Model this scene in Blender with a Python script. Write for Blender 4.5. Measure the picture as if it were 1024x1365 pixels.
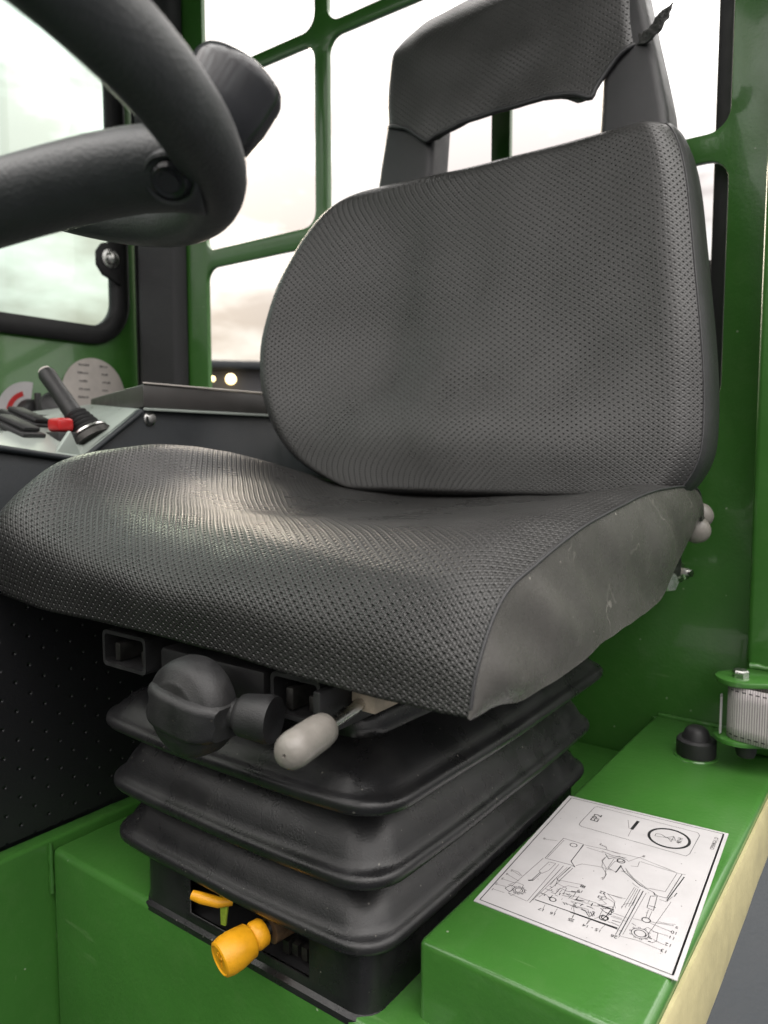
import bpy, bmesh, math, random
from mathutils import Vector, Matrix, noise
random.seed(7)
R = math.radians
PI = math.pi
scene = bpy.context.scene
for o in list(bpy.data.objects):
    bpy.data.objects.remove(o)
COL = scene.collection

# ---------------------------------------------------------------- camera
cam_d = bpy.data.cameras.new('camera')
cam = bpy.data.objects.new('camera', cam_d)
COL.objects.link(cam)
cam_d.sensor_fit = 'VERTICAL'
cam_d.sensor_height = 36.0
cam_d.lens = 36.0 * 1000.0 / 1365.0
cam_d.clip_start = 0.02
cam_d.clip_end = 2000
cam.location = (0, 0, 0)
cam.rotation_euler = (R(90 - 4.7), 0, R(36.2))
cam_d.dof.use_dof = True
cam_d.dof.focus_distance = 0.62
cam_d.dof.aperture_fstop = 7.5
scene.camera = cam

# ---------------------------------------------------------------- world, sun, exposure
SUN_AZ = 52.0        # degrees from +Y towards -X
SUN_EL = 20.0
world = bpy.data.worlds.new('World')
scene.world = world
world.use_nodes = True
wt = world.node_tree
wt.nodes.clear()
wout = wt.nodes.new('ShaderNodeOutputWorld')
wbg = wt.nodes.new('ShaderNodeBackground')
wbg.inputs['Strength'].default_value = 0.12
sky = wt.nodes.new('ShaderNodeTexSky')
sky.sky_type = 'NISHITA'
sky.sun_disc = False
sky.sun_elevation = R(SUN_EL)
sky.sun_rotation = R(-SUN_AZ)
sky.dust_density = 2.0
wtc = wt.nodes.new('ShaderNodeTexCoord')
wmap = wt.nodes.new('ShaderNodeMapping')
wmap.inputs['Scale'].default_value = (1.6, 1.6, 4.2)
wt.links.new(wtc.outputs['Generated'], wmap.inputs['Vector'])
wn = wt.nodes.new('ShaderNodeTexNoise')
wn.inputs['Scale'].default_value = 2.6
wn.inputs['Detail'].default_value = 6
wn.inputs['Roughness'].default_value = 0.55
wt.links.new(wmap.outputs[0], wn.inputs['Vector'])
wr = wt.nodes.new('ShaderNodeValToRGB')          # cloud brightness: grey bellies to bright tops
wr.color_ramp.elements[0].position = 0.42
wr.color_ramp.elements[0].color = (6.6, 6.0, 5.75, 1)
wr.color_ramp.elements[1].position = 0.64
wr.color_ramp.elements[1].color = (15.5, 15.3, 14.8, 1)
wt.links.new(wn.outputs['Fac'], wr.inputs['Fac'])
wm = wt.nodes.new('ShaderNodeMix')
wm.data_type = 'RGBA'
wm.inputs['Factor'].default_value = 0.965
wt.links.new(sky.outputs['Color'], wm.inputs[6])
wsep = wt.nodes.new('ShaderNodeSeparateXYZ')
wt.links.new(wtc.outputs['Generated'], wsep.inputs[0])
wgr = wt.nodes.new('ShaderNodeMapRange')         # overcast sky: the zenith is about three times as bright as the horizon
wgr.inputs[1].default_value = 0.0
wgr.inputs[2].default_value = 1.0
wgr.inputs[3].default_value = 0.14
wgr.inputs[4].default_value = 2.6
wcl = wt.nodes.new('ShaderNodeMath'); wcl.operation = 'MAXIMUM'; wcl.inputs[1].default_value = 0.0
wpw = wt.nodes.new('ShaderNodeMath'); wpw.operation = 'POWER'; wpw.inputs[1].default_value = 1.5
wt.links.new(wsep.outputs['Z'], wcl.inputs[0])
wt.links.new(wcl.outputs[0], wpw.inputs[0])
wt.links.new(wpw.outputs[0], wgr.inputs[0])
wsc = wt.nodes.new('ShaderNodeVectorMath')
wsc.operation = 'SCALE'
wt.links.new(wr.outputs['Color'], wsc.inputs[0])
wt.links.new(wgr.outputs[0], wsc.inputs['Scale'])
wt.links.new(wsc.outputs[0], wm.inputs[7])
wt.links.new(wm.outputs[2], wbg.inputs['Color'])
wt.links.new(wbg.outputs[0], wout.inputs['Surface'])

sun_d = bpy.data.lights.new('sun', 'SUN')
sun_d.energy = 1.0
sun_d.angle = R(24)
sun_d.color = (1.0, 0.86, 0.68)
sun = bpy.data.objects.new('sun', sun_d)
COL.objects.link(sun)
sun.rotation_euler = (R(90 - SUN_EL), 0, R(180 + SUN_AZ))
sd = Vector((-math.sin(R(SUN_AZ)) * math.cos(R(SUN_EL)), math.cos(R(SUN_AZ)) * math.cos(R(SUN_EL)), math.sin(R(SUN_EL))))
sun.rotation_euler = sd.to_track_quat('Z', 'Y').to_euler()

scene.view_settings.view_transform = 'Standard'
scene.view_settings.look = 'None'
scene.view_settings.gamma = 1
scene.view_settings.use_curve_mapping = False
scene.view_settings.exposure = 0.97

# ---------------------------------------------------------------- materials
class NT:
    def __init__(s, name):
        s.m = bpy.data.materials.new(name)
        s.m.use_nodes = True
        s.t = s.m.node_tree
        s.b = s.t.nodes['Principled BSDF']
    def n(s, kind, **kw):
        nd = s.t.nodes.new(kind)
        for k, v in kw.items():
            setattr(nd, k, v)
        return nd
    def l(s, a, b):
        s.t.links.new(a, b)
    def val(s, v):
        nd = s.n('ShaderNodeValue')
        nd.outputs[0].default_value = v
        return nd.outputs[0]
    def math(s, op, a, b=None, clamp=False):
        nd = s.n('ShaderNodeMath', operation=op)
        nd.use_clamp = clamp
        for i, x in enumerate((a, b)):
            if x is None:
                continue
            if isinstance(x, (int, float)):
                nd.inputs[i].default_value = x
            else:
                s.l(x, nd.inputs[i])
        return nd.outputs[0]
    def mix(s, fac, a, b):
        nd = s.n('ShaderNodeMix', data_type='RGBA')
        for i, x in ((0, fac), (6, a), (7, b)):
            if isinstance(x, (int, float)):
                nd.inputs[i].default_value = x
            elif isinstance(x, tuple):
                nd.inputs[i].default_value = x + (1,) if len(x) == 3 else x
            else:
                s.l(x, nd.inputs[i])
        return nd.outputs[2]
    def noise(s, scale, detail=3, rough=0.5, vec=None):
        nd = s.n('ShaderNodeTexNoise')
        nd.inputs['Scale'].default_value = scale
        nd.inputs['Detail'].default_value = detail
        nd.inputs['Roughness'].default_value = rough
        if vec is None:
            vec = s.n('ShaderNodeTexCoord').outputs['Object']
        s.l(vec, nd.inputs['Vector'])
        return nd.outputs['Fac']
    def ramp(s, fac, lo, hi, a, b):
        nd = s.n('ShaderNodeMapRange')
        nd.inputs[1].default_value = lo
        nd.inputs[2].default_value = hi
        nd.inputs[3].default_value = a
        nd.inputs[4].default_value = b
        s.l(fac, nd.inputs[0])
        return nd.outputs[0]
    def bump(s, h, dist, strength=1.0, prev=None):
        nd = s.n('ShaderNodeBump')
        nd.inputs['Distance'].default_value = dist
        nd.inputs['Strength'].default_value = strength
        s.l(h, nd.inputs['Height'])
        if prev is not None:
            s.l(prev, nd.inputs['Normal'])
        return nd.outputs[0]
    def set(s, **kw):
        for k, v in kw.items():
            k = k.replace('_', ' ')
            i = s.b.inputs[k]
            if isinstance(v, (int, float)):
                i.default_value = v
            elif isinstance(v, tuple):
                i.default_value = v + (1,) if len(v) == 3 else v
            else:
                s.l(v, i)
        return s.m

def simple(name, col, rough=0.5, metal=0.0, var=0.15, vscale=30, bscale=0, bdist=0.0003, rvar=0.1, **kw):
    t = NT(name)
    nz = t.noise(vscale, 4, 0.6)
    c = t.mix(t.ramp(nz, 0.3, 0.7, 0, 1), tuple(x * (1 - var) for x in col), tuple(min(1, x * (1 + var)) for x in col))
    rr = t.ramp(nz, 0.3, 0.7, max(0.03, rough - rvar), min(1, rough + rvar))
    t.set(Base_Color=c, Roughness=rr, Metallic=metal, **kw)
    if bscale:
        t.set(Normal=t.bump(t.noise(bscale, 3, 0.6), bdist))
    return t.m

def patterned_vinyl(name, pitch=0.0088, col=(0.027, 0.0266, 0.0262), rough=0.42, dist=0.0016, weave=1.0):
    t = NT(name)
    uv = t.n('ShaderNodeUVMap').outputs[0]
    # gentle wander of the embossing, as on stretched cloth
    wob = t.n('ShaderNodeTexNoise')
    wob.inputs['Scale'].default_value = 9
    t.l(uv, wob.inputs['Vector'])
    w2 = t.n('ShaderNodeVectorMath', operation='SCALE')
    t.l(wob.outputs['Color'], w2.inputs[0])
    w2.inputs['Scale'].default_value = 0.006
    ad = t.n('ShaderNodeVectorMath', operation='ADD')
    t.l(uv, ad.inputs[0])
    t.l(w2.outputs[0], ad.inputs[1])
    sp = t.n('ShaderNodeSeparateXYZ')
    t.l(ad.outputs[0], sp.inputs[0])
    u = t.math('MULTIPLY', sp.outputs[0], 2 * PI / pitch)
    v = t.math('MULTIPLY', sp.outputs[1], 2 * PI / (pitch * 0.84))
    c = t.math('MULTIPLY', t.math('COSINE', u), t.math('COSINE', v))
    neg = t.math('MAXIMUM', t.math('MULTIPLY', c, -1.0), 0.0)
    pit = t.math('POWER', neg, 7.0)
    dish = t.math('POWER', neg, 2.0)
    # flat strands that pass under and over between the holes
    s1 = t.math('SINE', t.math('ADD', t.math('MULTIPLY', u, 2.0), t.math('MULTIPLY', v, 2.0)))
    s2 = t.math('SINE', t.math('SUBTRACT', t.math('MULTIPLY', u, 2.0), t.math('MULTIPLY', v, 2.0)))
    st = t.math('MULTIPLY', t.math('MAXIMUM', s1, s2), 0.09 * weave)
    h = t.math('SUBTRACT', st, t.math('MULTIPLY', dish, 0.22 * weave))
    h = t.math('SUBTRACT', h, t.math('MULTIPLY', pit, 0.75))
    fine = t.noise(1400, 2, 0.5, uv)
    h = t.math('ADD', h, t.math('MULTIPLY', fine, 0.05))
    big = t.noise(14, 4, 0.6)
    cc = t.mix(t.ramp(big, 0.3, 0.7, 0, 1), tuple(x * 0.85 for x in col), tuple(x * 1.25 for x in col))
    cc = t.mix(t.math('MULTIPLY', pit, 0.85), cc, (0.004, 0.004, 0.004))
    rr = t.ramp(big, 0.3, 0.7, rough - 0.05, rough + 0.07)
    t.set(Base_Color=cc, Roughness=rr, Normal=t.bump(h, dist), Specular_IOR_Level=0.5)
    return t.m

def leather(name, col, rough):
    t = NT(name)
    vo = t.n('ShaderNodeTexVoronoi', feature='DISTANCE_TO_EDGE')
    vo.inputs['Scale'].default_value = 900
    t.l(t.n('ShaderNodeTexCoord').outputs['Object'], vo.inputs['Vector'])
    g = t.math('MINIMUM', t.math('MULTIPLY', vo.outputs['Distance'], 2.5), 0.5)
    n1 = t.bump(g, 0.00035, 0.6)
    wr_ = t.noise(15, 2, 0.45)
    n2 = t.bump(wr_, 0.004, 0.5, n1)
    dust = t.noise(55, 6, 0.7)
    c = t.mix(t.ramp(dust, 0.55, 0.85, 0, 0.2), col, tuple(x * 1.5 + 0.005 for x in col))
    t.set(Base_Color=c, Roughness=t.ramp(dust, 0.3, 0.7, rough - 0.03, rough + 0.07), Normal=n2)
    return t.m

def green_paint(name='green_paint', col=(0.047, 0.165, 0.027)):
    t = NT(name)
    nz = t.noise(5, 5, 0.6)
    c = t.mix(t.ramp(nz, 0.3, 0.7, 0, 1), tuple(x * 0.86 for x in col), tuple(x * 1.12 for x in col))
    sp = t.n('ShaderNodeTexVoronoi')
    sp.inputs['Scale'].default_value = 60
    t.l(t.n('ShaderNodeTexCoord').outputs['Object'], sp.inputs['Vector'])
    sel = t.n('ShaderNodeSeparateColor')
    t.l(sp.outputs['Color'], sel.inputs[0])
    dot = t.math('MULTIPLY', t.math('LESS_THAN', sp.outputs['Distance'], t.math('MULTIPLY', sel.outputs[1], 0.07)), t.math('GREATER_THAN', sel.outputs[0], 0.62))
    c = t.mix(t.math('MULTIPLY', dot, 0.55), c, (0.45, 0.5, 0.38))
    dust = t.noise(38, 7, 0.75)
    c = t.mix(t.ramp(dust, 0.5, 0.85, 0, 0.14), c, (0.20, 0.30, 0.13))
    mp = t.n('ShaderNodeMapping'); mp.inputs['Scale'].default_value = (9, 170, 60); mp.inputs['Rotation'].default_value = (0.3, 0.2, 0.6)
    t.l(t.n('ShaderNodeTexCoord').outputs['Object'], mp.inputs['Vector'])
    scr = t.noise(1.0, 3, 0.5, mp.outputs[0])
    c = t.mix(t.ramp(scr, 0.69, 0.76, 0, 0.28), c, (0.25, 0.36, 0.18))
    peel = t.noise(230, 2, 0.5)
    wave = t.noise(16, 2, 0.5)
    nb = t.bump(wave, 0.004, 0.3, t.bump(peel, 0.0005, 0.55))
    t.set(Base_Color=c, Roughness=t.ramp(dust, 0.3, 0.8, 0.28, 0.36), Normal=nb, Coat_Weight=0.6, Coat_Roughness=0.07)
    return t.m

def add_specks(mat, scale, amount, col, strength, scuff=0.6):
    t = NT.__new__(NT); t.m = mat; t.t = mat.node_tree; t.b = [n for n in t.t.nodes if n.type == 'BSDF_PRINCIPLED'][0]
    src = t.b.inputs['Base Color'].links[0].from_socket
    sp = t.n('ShaderNodeTexVoronoi'); sp.inputs['Scale'].default_value = scale
    t.l(t.n('ShaderNodeTexCoord').outputs['Object'], sp.inputs['Vector'])
    sel = t.n('ShaderNodeSeparateColor'); t.l(sp.outputs['Color'], sel.inputs[0])
    dot = t.math('MULTIPLY', t.math('LESS_THAN', sp.outputs['Distance'], t.math('MULTIPLY', sel.outputs[1], 0.16)), t.math('GREATER_THAN', sel.outputs[0], 1 - amount))
    film = t.ramp(t.noise(26, 6, 0.7), 0.5, 0.8, 0, strength * 0.12)
    c = t.mix(film, src, col)
    c = t.mix(t.math('MULTIPLY', dot, strength), c, col)
    # hairline scuffs: thin curved lines, only in patches
    line = t.math('LESS_THAN', t.math('ABSOLUTE', t.math('SUBTRACT', t.noise(24, 2, 0.45), 0.5)), 0.0045)
    mask = t.ramp(t.noise(17, 2, 0.5), 0.56, 0.66, 0, strength * scuff)
    c = t.mix(t.math('MULTIPLY', line, mask), c, col)
    t.l(c, t.b.inputs['Base Color'])
M = {}
M['vinyl'] = patterned_vinyl('perforated_vinyl', rough=0.29, dist=0.0020)
M['vinyl_back'] = patterned_vinyl('perforated_vinyl_back', dist=0.0014, weave=0.75, rough=0.29, col=(0.037, 0.0365, 0.036))
M['vinyl_head'] = patterned_vinyl('perforated_vinyl_headrest', rough=0.36, dist=0.0013, weave=0.7, col=(0.037, 0.0365, 0.036))
M['leather'] = leather('smooth_vinyl', (0.074, 0.071, 0.065), 0.24)
M['leather_dark'] = leather('smooth_vinyl_dark', (0.026, 0.026, 0.028), 0.36)
M['bellows'] = simple('bellows_rubber', (0.0125, 0.0125, 0.0135), 0.30, var=0.25, vscale=24, bscale=700, bdist=0.0002)
M['plastic'] = simple('black_plastic', (0.020, 0.020, 0.021), 0.46, var=0.3, vscale=60, bscale=900, bdist=0.0003)
M['rubber'] = simple('black_rubber', (0.016, 0.016, 0.017), 0.6, var=0.2)
M['wheel'] = simple('wheel_grip', (0.055, 0.058, 0.060), 0.42, var=0.15, vscale=60, bscale=520, bdist=0.0005, rvar=0.06)
M['gloss'] = simple('gloss_knob', (0.035, 0.036, 0.040), 0.16, var=0.15, rvar=0.04)
M['green'] = green_paint()
M['console'] = simple('console_paint', (0.022, 0.026, 0.030), 0.45, var=0.15, vscale=20, bscale=500, bdist=0.0003)
M['console_rail'] = simple('console_rail_paint', (0.060, 0.056, 0.054), 0.38, var=0.12, vscale=25)
M['panel_plate'] = simple('control_panel_plate', (0.34, 0.38, 0.35), 0.35, var=0.08, vscale=30)
M['zinc'] = simple('zinc_steel', (0.62, 0.62, 0.60), 0.28, metal=1.0, var=0.15, vscale=120)
M['steel_dark'] = simple('dark_steel', (0.06, 0.058, 0.055), 0.45, metal=0.8, var=0.4, vscale=90)
M['rust'] = simple('rusty_steel', (0.16, 0.10, 0.055), 0.6, metal=0.5, var=0.5, vscale=90)
M['beige'] = simple('cardboard_shim', (0.46, 0.38, 0.30), 0.75, var=0.25, vscale=80)
M['grey_cap'] = simple('grey_vinyl_cap', (0.215, 0.20, 0.18), 0.38, var=0.12, vscale=45, bscale=300, bdist=0.0003, Subsurface_Weight=0.0)
M['yellow'] = simple('yellow_plastic', (0.86, 0.40, 0.012), 0.42, var=0.12, vscale=70, bscale=420, bdist=0.00025)
M['lime'] = simple('lime_tag', (0.42, 0.55, 0.06), 0.5, var=0.3, vscale=120)
M['white'] = simple('sticker_white', (0.54, 0.525, 0.53), 0.5, var=0.06, vscale=26, rvar=0.05)
M['cream'] = simple('white_dial', (0.62, 0.57, 0.53), 0.5, var=0.08, vscale=40)
M['ink'] = simple('black_ink', (0.016, 0.016, 0.018), 0.5, var=0.3, vscale=300)
M['ink_grey'] = simple('grey_ink', (0.085, 0.08, 0.08), 0.5, var=0.4, vscale=300)
M['red'] = simple('red_plastic', (0.50, 0.018, 0.02), 0.35, var=0.1)
M['box_gleam'] = simple('cream_reflection', (0.43, 0.385, 0.21), 0.38, var=0.08, vscale=40, bscale=60, bdist=0.0006)  # cream colour stands for bright light reflected off the box side
M['asphalt'] = simple('asphalt', (0.011, 0.015, 0.019), 0.85, var=0.2, vscale=1.2, bscale=60, bdist=0.004)
M['dark_wall'] = simple('dark_building', (0.035, 0.035, 0.038), 0.7, var=0.2, vscale=2)
M['pillar'] = simple('pillar_trim', (0.040, 0.040, 0.043), 0.55, var=0.1, vscale=30, bscale=420, bdist=0.0009)

add_specks(M['bellows'], 170, 0.30, (0.20, 0.19, 0.17), 0.55, 0.0)
add_specks(M['leather'], 130, 0.14, (0.40, 0.38, 0.34), 0.5)
add_specks(M['plastic'], 220, 0.2, (0.14, 0.125, 0.10), 0.5)

def web_mat():
    t = NT('belt_webbing')
    uv = t.n('ShaderNodeUVMap').outputs[0]
    sp = t.n('ShaderNodeSeparateXYZ'); t.l(uv, sp.inputs[0])
    a = t.math('SINE', t.math('MULTIPLY', sp.outputs[0], 2 * PI / 0.0026))
    b = t.math('SINE', t.math('MULTIPLY', sp.outputs[1], 2 * PI / 0.0012))
    k = t.math('POWER', t.math('ADD', t.math('MULTIPLY', a, 0.5), 0.5), 4.0)
    c = t.mix(k, (0.56, 0.52, 0.52), (0.24, 0.21, 0.22))
    d = t.math('ABSOLUTE', t.math('SUBTRACT', sp.outputs[1], 0.023))
    st = t.math('MULTIPLY', t.math('GREATER_THAN', t.math('SINE', t.math('MULTIPLY', sp.outputs[0], 2 * PI / 0.007)), -0.2), t.math('LESS_THAN', t.math('ABSOLUTE', t.math('SUBTRACT', d, 0.0195)), 0.0005))
    c = t.mix(st, c, (0.03, 0.025, 0.03))
    h = t.math('SUBTRACT', t.math('MULTIPLY', b, 0.25), k)
    t.set(Base_Color=c, Roughness=0.75, Normal=t.bump(h, 0.0005))
    return t.m
M['webbing'] = web_mat()

def dotted_panel():
    t = NT('dimpled_black_panel')
    uv = t.n('ShaderNodeUVMap').outputs[0]
    sp = t.n('ShaderNodeSeparateXYZ'); t.l(uv, sp.inputs[0])
    p = 0.030
    c = t.math('MULTIPLY', t.math('COSINE', t.math('MULTIPLY', sp.outputs[0], 2 * PI / p)), t.math('COSINE', t.math('MULTIPLY', sp.outputs[1], 2 * PI / p)))
    pit = t.math('POWER', t.math('MAXIMUM', t.math('MULTIPLY', c, -1), 0), 26.0)
    h = t.math('ADD', t.math('MULTIPLY', pit, -1.0), t.math('MULTIPLY', t.noise(320, 3, 0.6), 0.12))
    t.set(Base_Color=(0.014, 0.014, 0.016), Roughness=0.42, Normal=t.bump(h, 0.0022))
    return t.m
M['dotted'] = dotted_panel()

def glass_mat():
    t = NT('window_glass')
    t.set(Base_Color=(0.86, 0.95, 0.90), Roughness=0.02, Transmission_Weight=1.0, IOR=1.0 + 0.05, Specular_IOR_Level=0.5)
    tr = t.n('ShaderNodeBsdfTransparent'); tr.inputs[0].default_value = (0.66, 0.82, 0.76, 1)
    gl = t.n('ShaderNodeBsdfGlossy'); gl.inputs['Roughness'].default_value = 0.03
    fr = t.n('ShaderNodeFresnel'); fr.inputs[0].default_value = 1.45
    mx = t.n('ShaderNodeMixShader')
    t.l(fr.outputs[0], mx.inputs[0]); t.l(tr.outputs[0], mx.inputs[1]); t.l(gl.outputs[0], mx.inputs[2])
    out = [n for n in t.t.nodes if n.type == 'OUTPUT_MATERIAL'][0]
    t.l(mx.outputs[0], out.inputs['Surface'])
    t.t.nodes.remove(t.b)
    return t.m
M['glass'] = glass_mat()

def emit_mat(name, col, s):
    t = NT(name)
    t.set(Base_Color=(0.8, 0.8, 0.75), Emission_Color=col, Emission_Strength=s)
    return t.m
M['lamp'] = emit_mat('lit_lamp', (1.0, 0.72, 0.32), 3.2)

# ---------------------------------------------------------------- helpers
def link_mesh(name, me, mat, parent=None, smooth=True, angle=40):
    o = bpy.data.objects.new(name, me)
    COL.objects.link(o)
    if mat is not None:
        me.materials.append(M[mat] if isinstance(mat, str) else mat)
    if smooth:
        me.polygons.foreach_set('use_smooth', [True] * len(me.polygons))
        if angle < 180:
            me.set_sharp_from_angle(angle=R(angle))
    if parent is not None:
        o.parent = parent
    me.update()
    return o

def from_bm(name, bm, mat, parent=None, smooth=True, angle=40):
    me = bpy.data.meshes.new(name)
    bmesh.ops.recalc_face_normals(bm, faces=bm.faces[:])
    bm.to_mesh(me)
    bm.free()
    return link_mesh(name, me, mat, parent, smooth, angle)

def tag(o, label, cat, group=None, kind=None):
    if label:
        o['label'] = label
    if cat:
        o['category'] = cat
    if group:
        o['group'] = group
    if kind:
        o['kind'] = kind
    return o

def thing(name, loc, label, cat, group=None):
    """an Empty at the base of a thing; parts keep world coordinates"""
    o = bpy.data.objects.new(name, None)
    COL.objects.link(o)
    o.location = loc
    o.empty_display_size = 0.02
    return tag(o, label, cat, group)

def own(part, parent):
    """parent a part built in world coordinates"""
    part.parent = parent
    off = Vector((0, 0, 0))
    p = parent
    while p is not None:
        off += p.location
        p = p.parent
    part.location = part.location - off
    return part

def bm_box(bm, x0, x1, y0, y1, z0, z1, mat=None):
    vs = [bm.verts.new(v) for v in ((x0, y0, z0), (x1, y0, z0), (x1, y1, z0), (x0, y1, z0), (x0, y0, z1), (x1, y0, z1), (x1, y1, z1), (x0, y1, z1))]
    fs = [bm.faces.new([vs[i] for i in f]) for f in ((0, 3, 2, 1), (4, 5, 6, 7), (0, 1, 5, 4), (1, 2, 6, 5), (2, 3, 7, 6), (3, 0, 4, 7))]
    if mat is not None:
        bmesh.ops.transform(bm, matrix=mat, verts=vs)
    return vs

def bevel_all(bm, w, seg=2):
    bmesh.ops.bevel(bm, geom=bm.edges[:], offset=w, segments=seg, profile=0.5, affect='EDGES')

def box(name, x0, x1, y0, y1, z0, z1, mat, bev=0.002, seg=2, parent=None, xf=None):
    bm = bmesh.new()
    bm_box(bm, x0, x1, y0, y1, z0, z1)
    if bev:
        bevel_all(bm, bev, seg)
    if xf is not None:
        bmesh.ops.transform(bm, matrix=xf, verts=bm.verts[:])
    o = from_bm(name, bm, mat, None)
    return own(o, parent) if parent else o

def frame_z(d):
    """matrix whose Z axis is d"""
    return Vector(d).normalized().to_track_quat('Z', 'Y').to_matrix().to_4x4()

def bm_lathe(bm, prof, seg=32, xf=None, cap=True):
    rings = []
    allv = []
    for r, z in prof:
        if r < 1e-6:
            v = bm.verts.new((0, 0, z)); rings.append([v]); allv.append(v)
        else:
            ring = [bm.verts.new((r * math.cos(2 * PI * i / seg), r * math.sin(2 * PI * i / seg), z)) for i in range(seg)]
            rings.append(ring); allv += ring
    for a, b in zip(rings, rings[1:]):
        for i in range(seg):
            j = (i + 1) % seg
            if len(a) == 1 and len(b) == 1:
                continue
            if len(a) == 1:
                bm.faces.new((a[0], b[i], b[j]))
            elif len(b) == 1:
                bm.faces.new((a[i], b[0], a[j]))
            else:
                bm.faces.new((a[i], b[i], b[j], a[j]))
    if cap:
        if len(rings[0]) > 1: bm.faces.new(rings[0])
        if len(rings[-1]) > 1: bm.faces.new(rings[-1])
    if xf is not None:
        bmesh.ops.transform(bm, matrix=xf, verts=allv)

def lathe(name, prof, loc, axis, mat, parent=None, seg=32, angle=40):
    bm = bmesh.new()
    bm_lathe(bm, prof, seg, Matrix.Translation(loc) @ frame_z(axis))
    o = from_bm(name, bm, mat, None, True, angle)
    return own(o, parent) if parent else o

def bm_tube(bm, pts, rad, seg=12, closed=False, ell=1.0, up=None, caps=True):
    pts = [Vector(p) for p in pts]
    n = len(pts)
    rad = rad if isinstance(rad, (list, tuple)) else [rad] * n
    rings = []
    prev = None
    for i, p in enumerate(pts):
        if closed:
            t = (pts[(i + 1) % n] - pts[i - 1]).normalized()
        else:
            t = (pts[min(i + 1, n - 1)] - pts[max(i - 1, 0)]).normalized()
        if up is not None:
            a = Vector(up)
        else:
            a = prev if prev is not None else (Vector((0, 0, 1)) if abs(t.z) < 0.9 else Vector((1, 0, 0)))
        b = (a - t * a.dot(t)).normalized()
        prev = b
        c = t.cross(b)
        rings.append([bm.verts.new(p + rad[i] * (b * math.cos(2 * PI * k / seg) * ell + c * math.sin(2 * PI * k / seg))) for k in range(seg)])
    m = n if closed else n - 1
    for i in range(m):
        A, B = rings[i], rings[(i + 1) % n]
        for k in range(seg):
            bm.faces.new((A[k], A[(k + 1) % seg], B[(k + 1) % seg], B[k]))
    if not closed and caps:
        bm.faces.new(rings[0]); bm.faces.new(rings[-1])

def tube(name, pts, rad, mat, parent=None, seg=12, closed=False, ell=1.0, up=None):
    bm = bmesh.new()
    bm_tube(bm, pts, rad, seg, closed, ell, up)
    o = from_bm(name, bm, mat, None, True, 50)
    return own(o, parent) if parent else o

def prism(name, poly, axis, a0, a1, mat, bev=0.0, parent=None, seg=2):
    """extrude a 2-D polygon along axis 'x', 'y' or 'z' between a0 and a1"""
    bm = bmesh.new()
    def P(p, a):
        return {'x': (a, p[0], p[1]), 'y': (p[0], a, p[1]), 'z': (p[0], p[1], a)}[axis]
    A = [bm.verts.new(P(p, a0)) for p in poly]
    B = [bm.verts.new(P(p, a1)) for p in poly]
    bm.faces.new(A); bm.faces.new(B)
    for i in range(len(poly)):
        j = (i + 1) % len(poly)
        bm.faces.new((A[i], A[j], B[j], B[i]))
    bmesh.ops.recalc_face_normals(bm, faces=bm.faces[:])
    if bev:
        bevel_all(bm, bev, seg)
    o = from_bm(name, bm, mat, None)
    return own(o, parent) if parent else o

def hexbolt(name, loc, axis, r, h, mat, parent, washer=True):
    bm = bmesh.new()
    xf = Matrix.Translation(loc) @ frame_z(axis)
    z0 = 0.0
    if washer:
        bm_lathe(bm, [(0, 0), (r * 1.5, 0), (r * 1.5, h * 0.22), (0, h * 0.22)], 24, xf, False)
        z0 = h * 0.2
    bm_lathe(bm, [(0, z0), (r, z0), (r, z0 + h * 0.8), (r * 0.86, z0 + h), (0, z0 + h)], 6, xf, False)
    return own(from_bm(name, bm, mat, None, True, 25), parent)

def catmull(P, n):
    """resample a polyline of tuples with a Catmull-Rom curve, n points"""
    k = len(P)
    out = []
    for i in range(n):
        t = i / (n - 1) * (k - 1)
        j = min(int(t), k - 2)
        f = t - j
        p1, p2 = P[j], P[j + 1]
        p0 = P[j - 1] if j > 0 else tuple(2 * a - b for a, b in zip(p1, p2))
        p3 = P[j + 2] if j + 2 < k else tuple(2 * a - b for a, b in zip(p2, p1))
        out.append(tuple(0.5 * (2 * b + (c - a) * f + (2 * a - 5 * b + 4 * c - d) * f * f + (3 * b - a - 3 * c + d) * f ** 3) for a, b, c, d in zip(p0, p1, p2, p3)))
    return out

def interp(tab, x):
    if x <= tab[0][0]: return tab[0][1]
    for (a, fa), (b, fb) in zip(tab, tab[1:]):
        if x <= b:
            return fa + (fb - fa) * (x - a) / (b - a)
    return tab[-1][1]

def grid_obj(name, G, mat, parent, flip=False, uv=None, closed=False):
    """G[row][col] of points -> a quad sheet with UVs in metres"""
    nr, nc = len(G), len(G[0])
    verts = [p for row in G for p in row]
    faces = []
    for i in range(nr - 1):
        for j in range(nc - 1):
            f = (i * nc + j, i * nc + j + 1, (i + 1) * nc + j + 1, (i + 1) * nc + j)
            faces.append(f[::-1] if flip else f)
    me = bpy.data.meshes.new(name)
    me.from_pydata([tuple(v) for v in verts], [], faces)
    if uv is None:
        U = [0.0]
        for j in range(1, nc):
            d = sum((Vector(G[i][j]) - Vector(G[i][j - 1])).length for i in range(nr)) / nr
            U.append(U[-1] + d)
        V = [0.0]
        for i in range(1, nr):
            d = sum((Vector(G[i][j]) - Vector(G[i - 1][j])).length for j in range(nc)) / nc
            V.append(V[-1] + d)
        uvs = [(U[j], V[i]) for i in range(nr) for j in range(nc)]
    else:
        uvs = [uv(i, j) for i in range(nr) for j in range(nc)]
    ul = me.uv_layers.new(name='UVMap')
    for lp in me.loops:
        ul.data[lp.index].uv = uvs[lp.vertex_index]
    o = link_mesh(name, me, mat, None, True, 180)
    return own(o, parent) if parent else o

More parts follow.
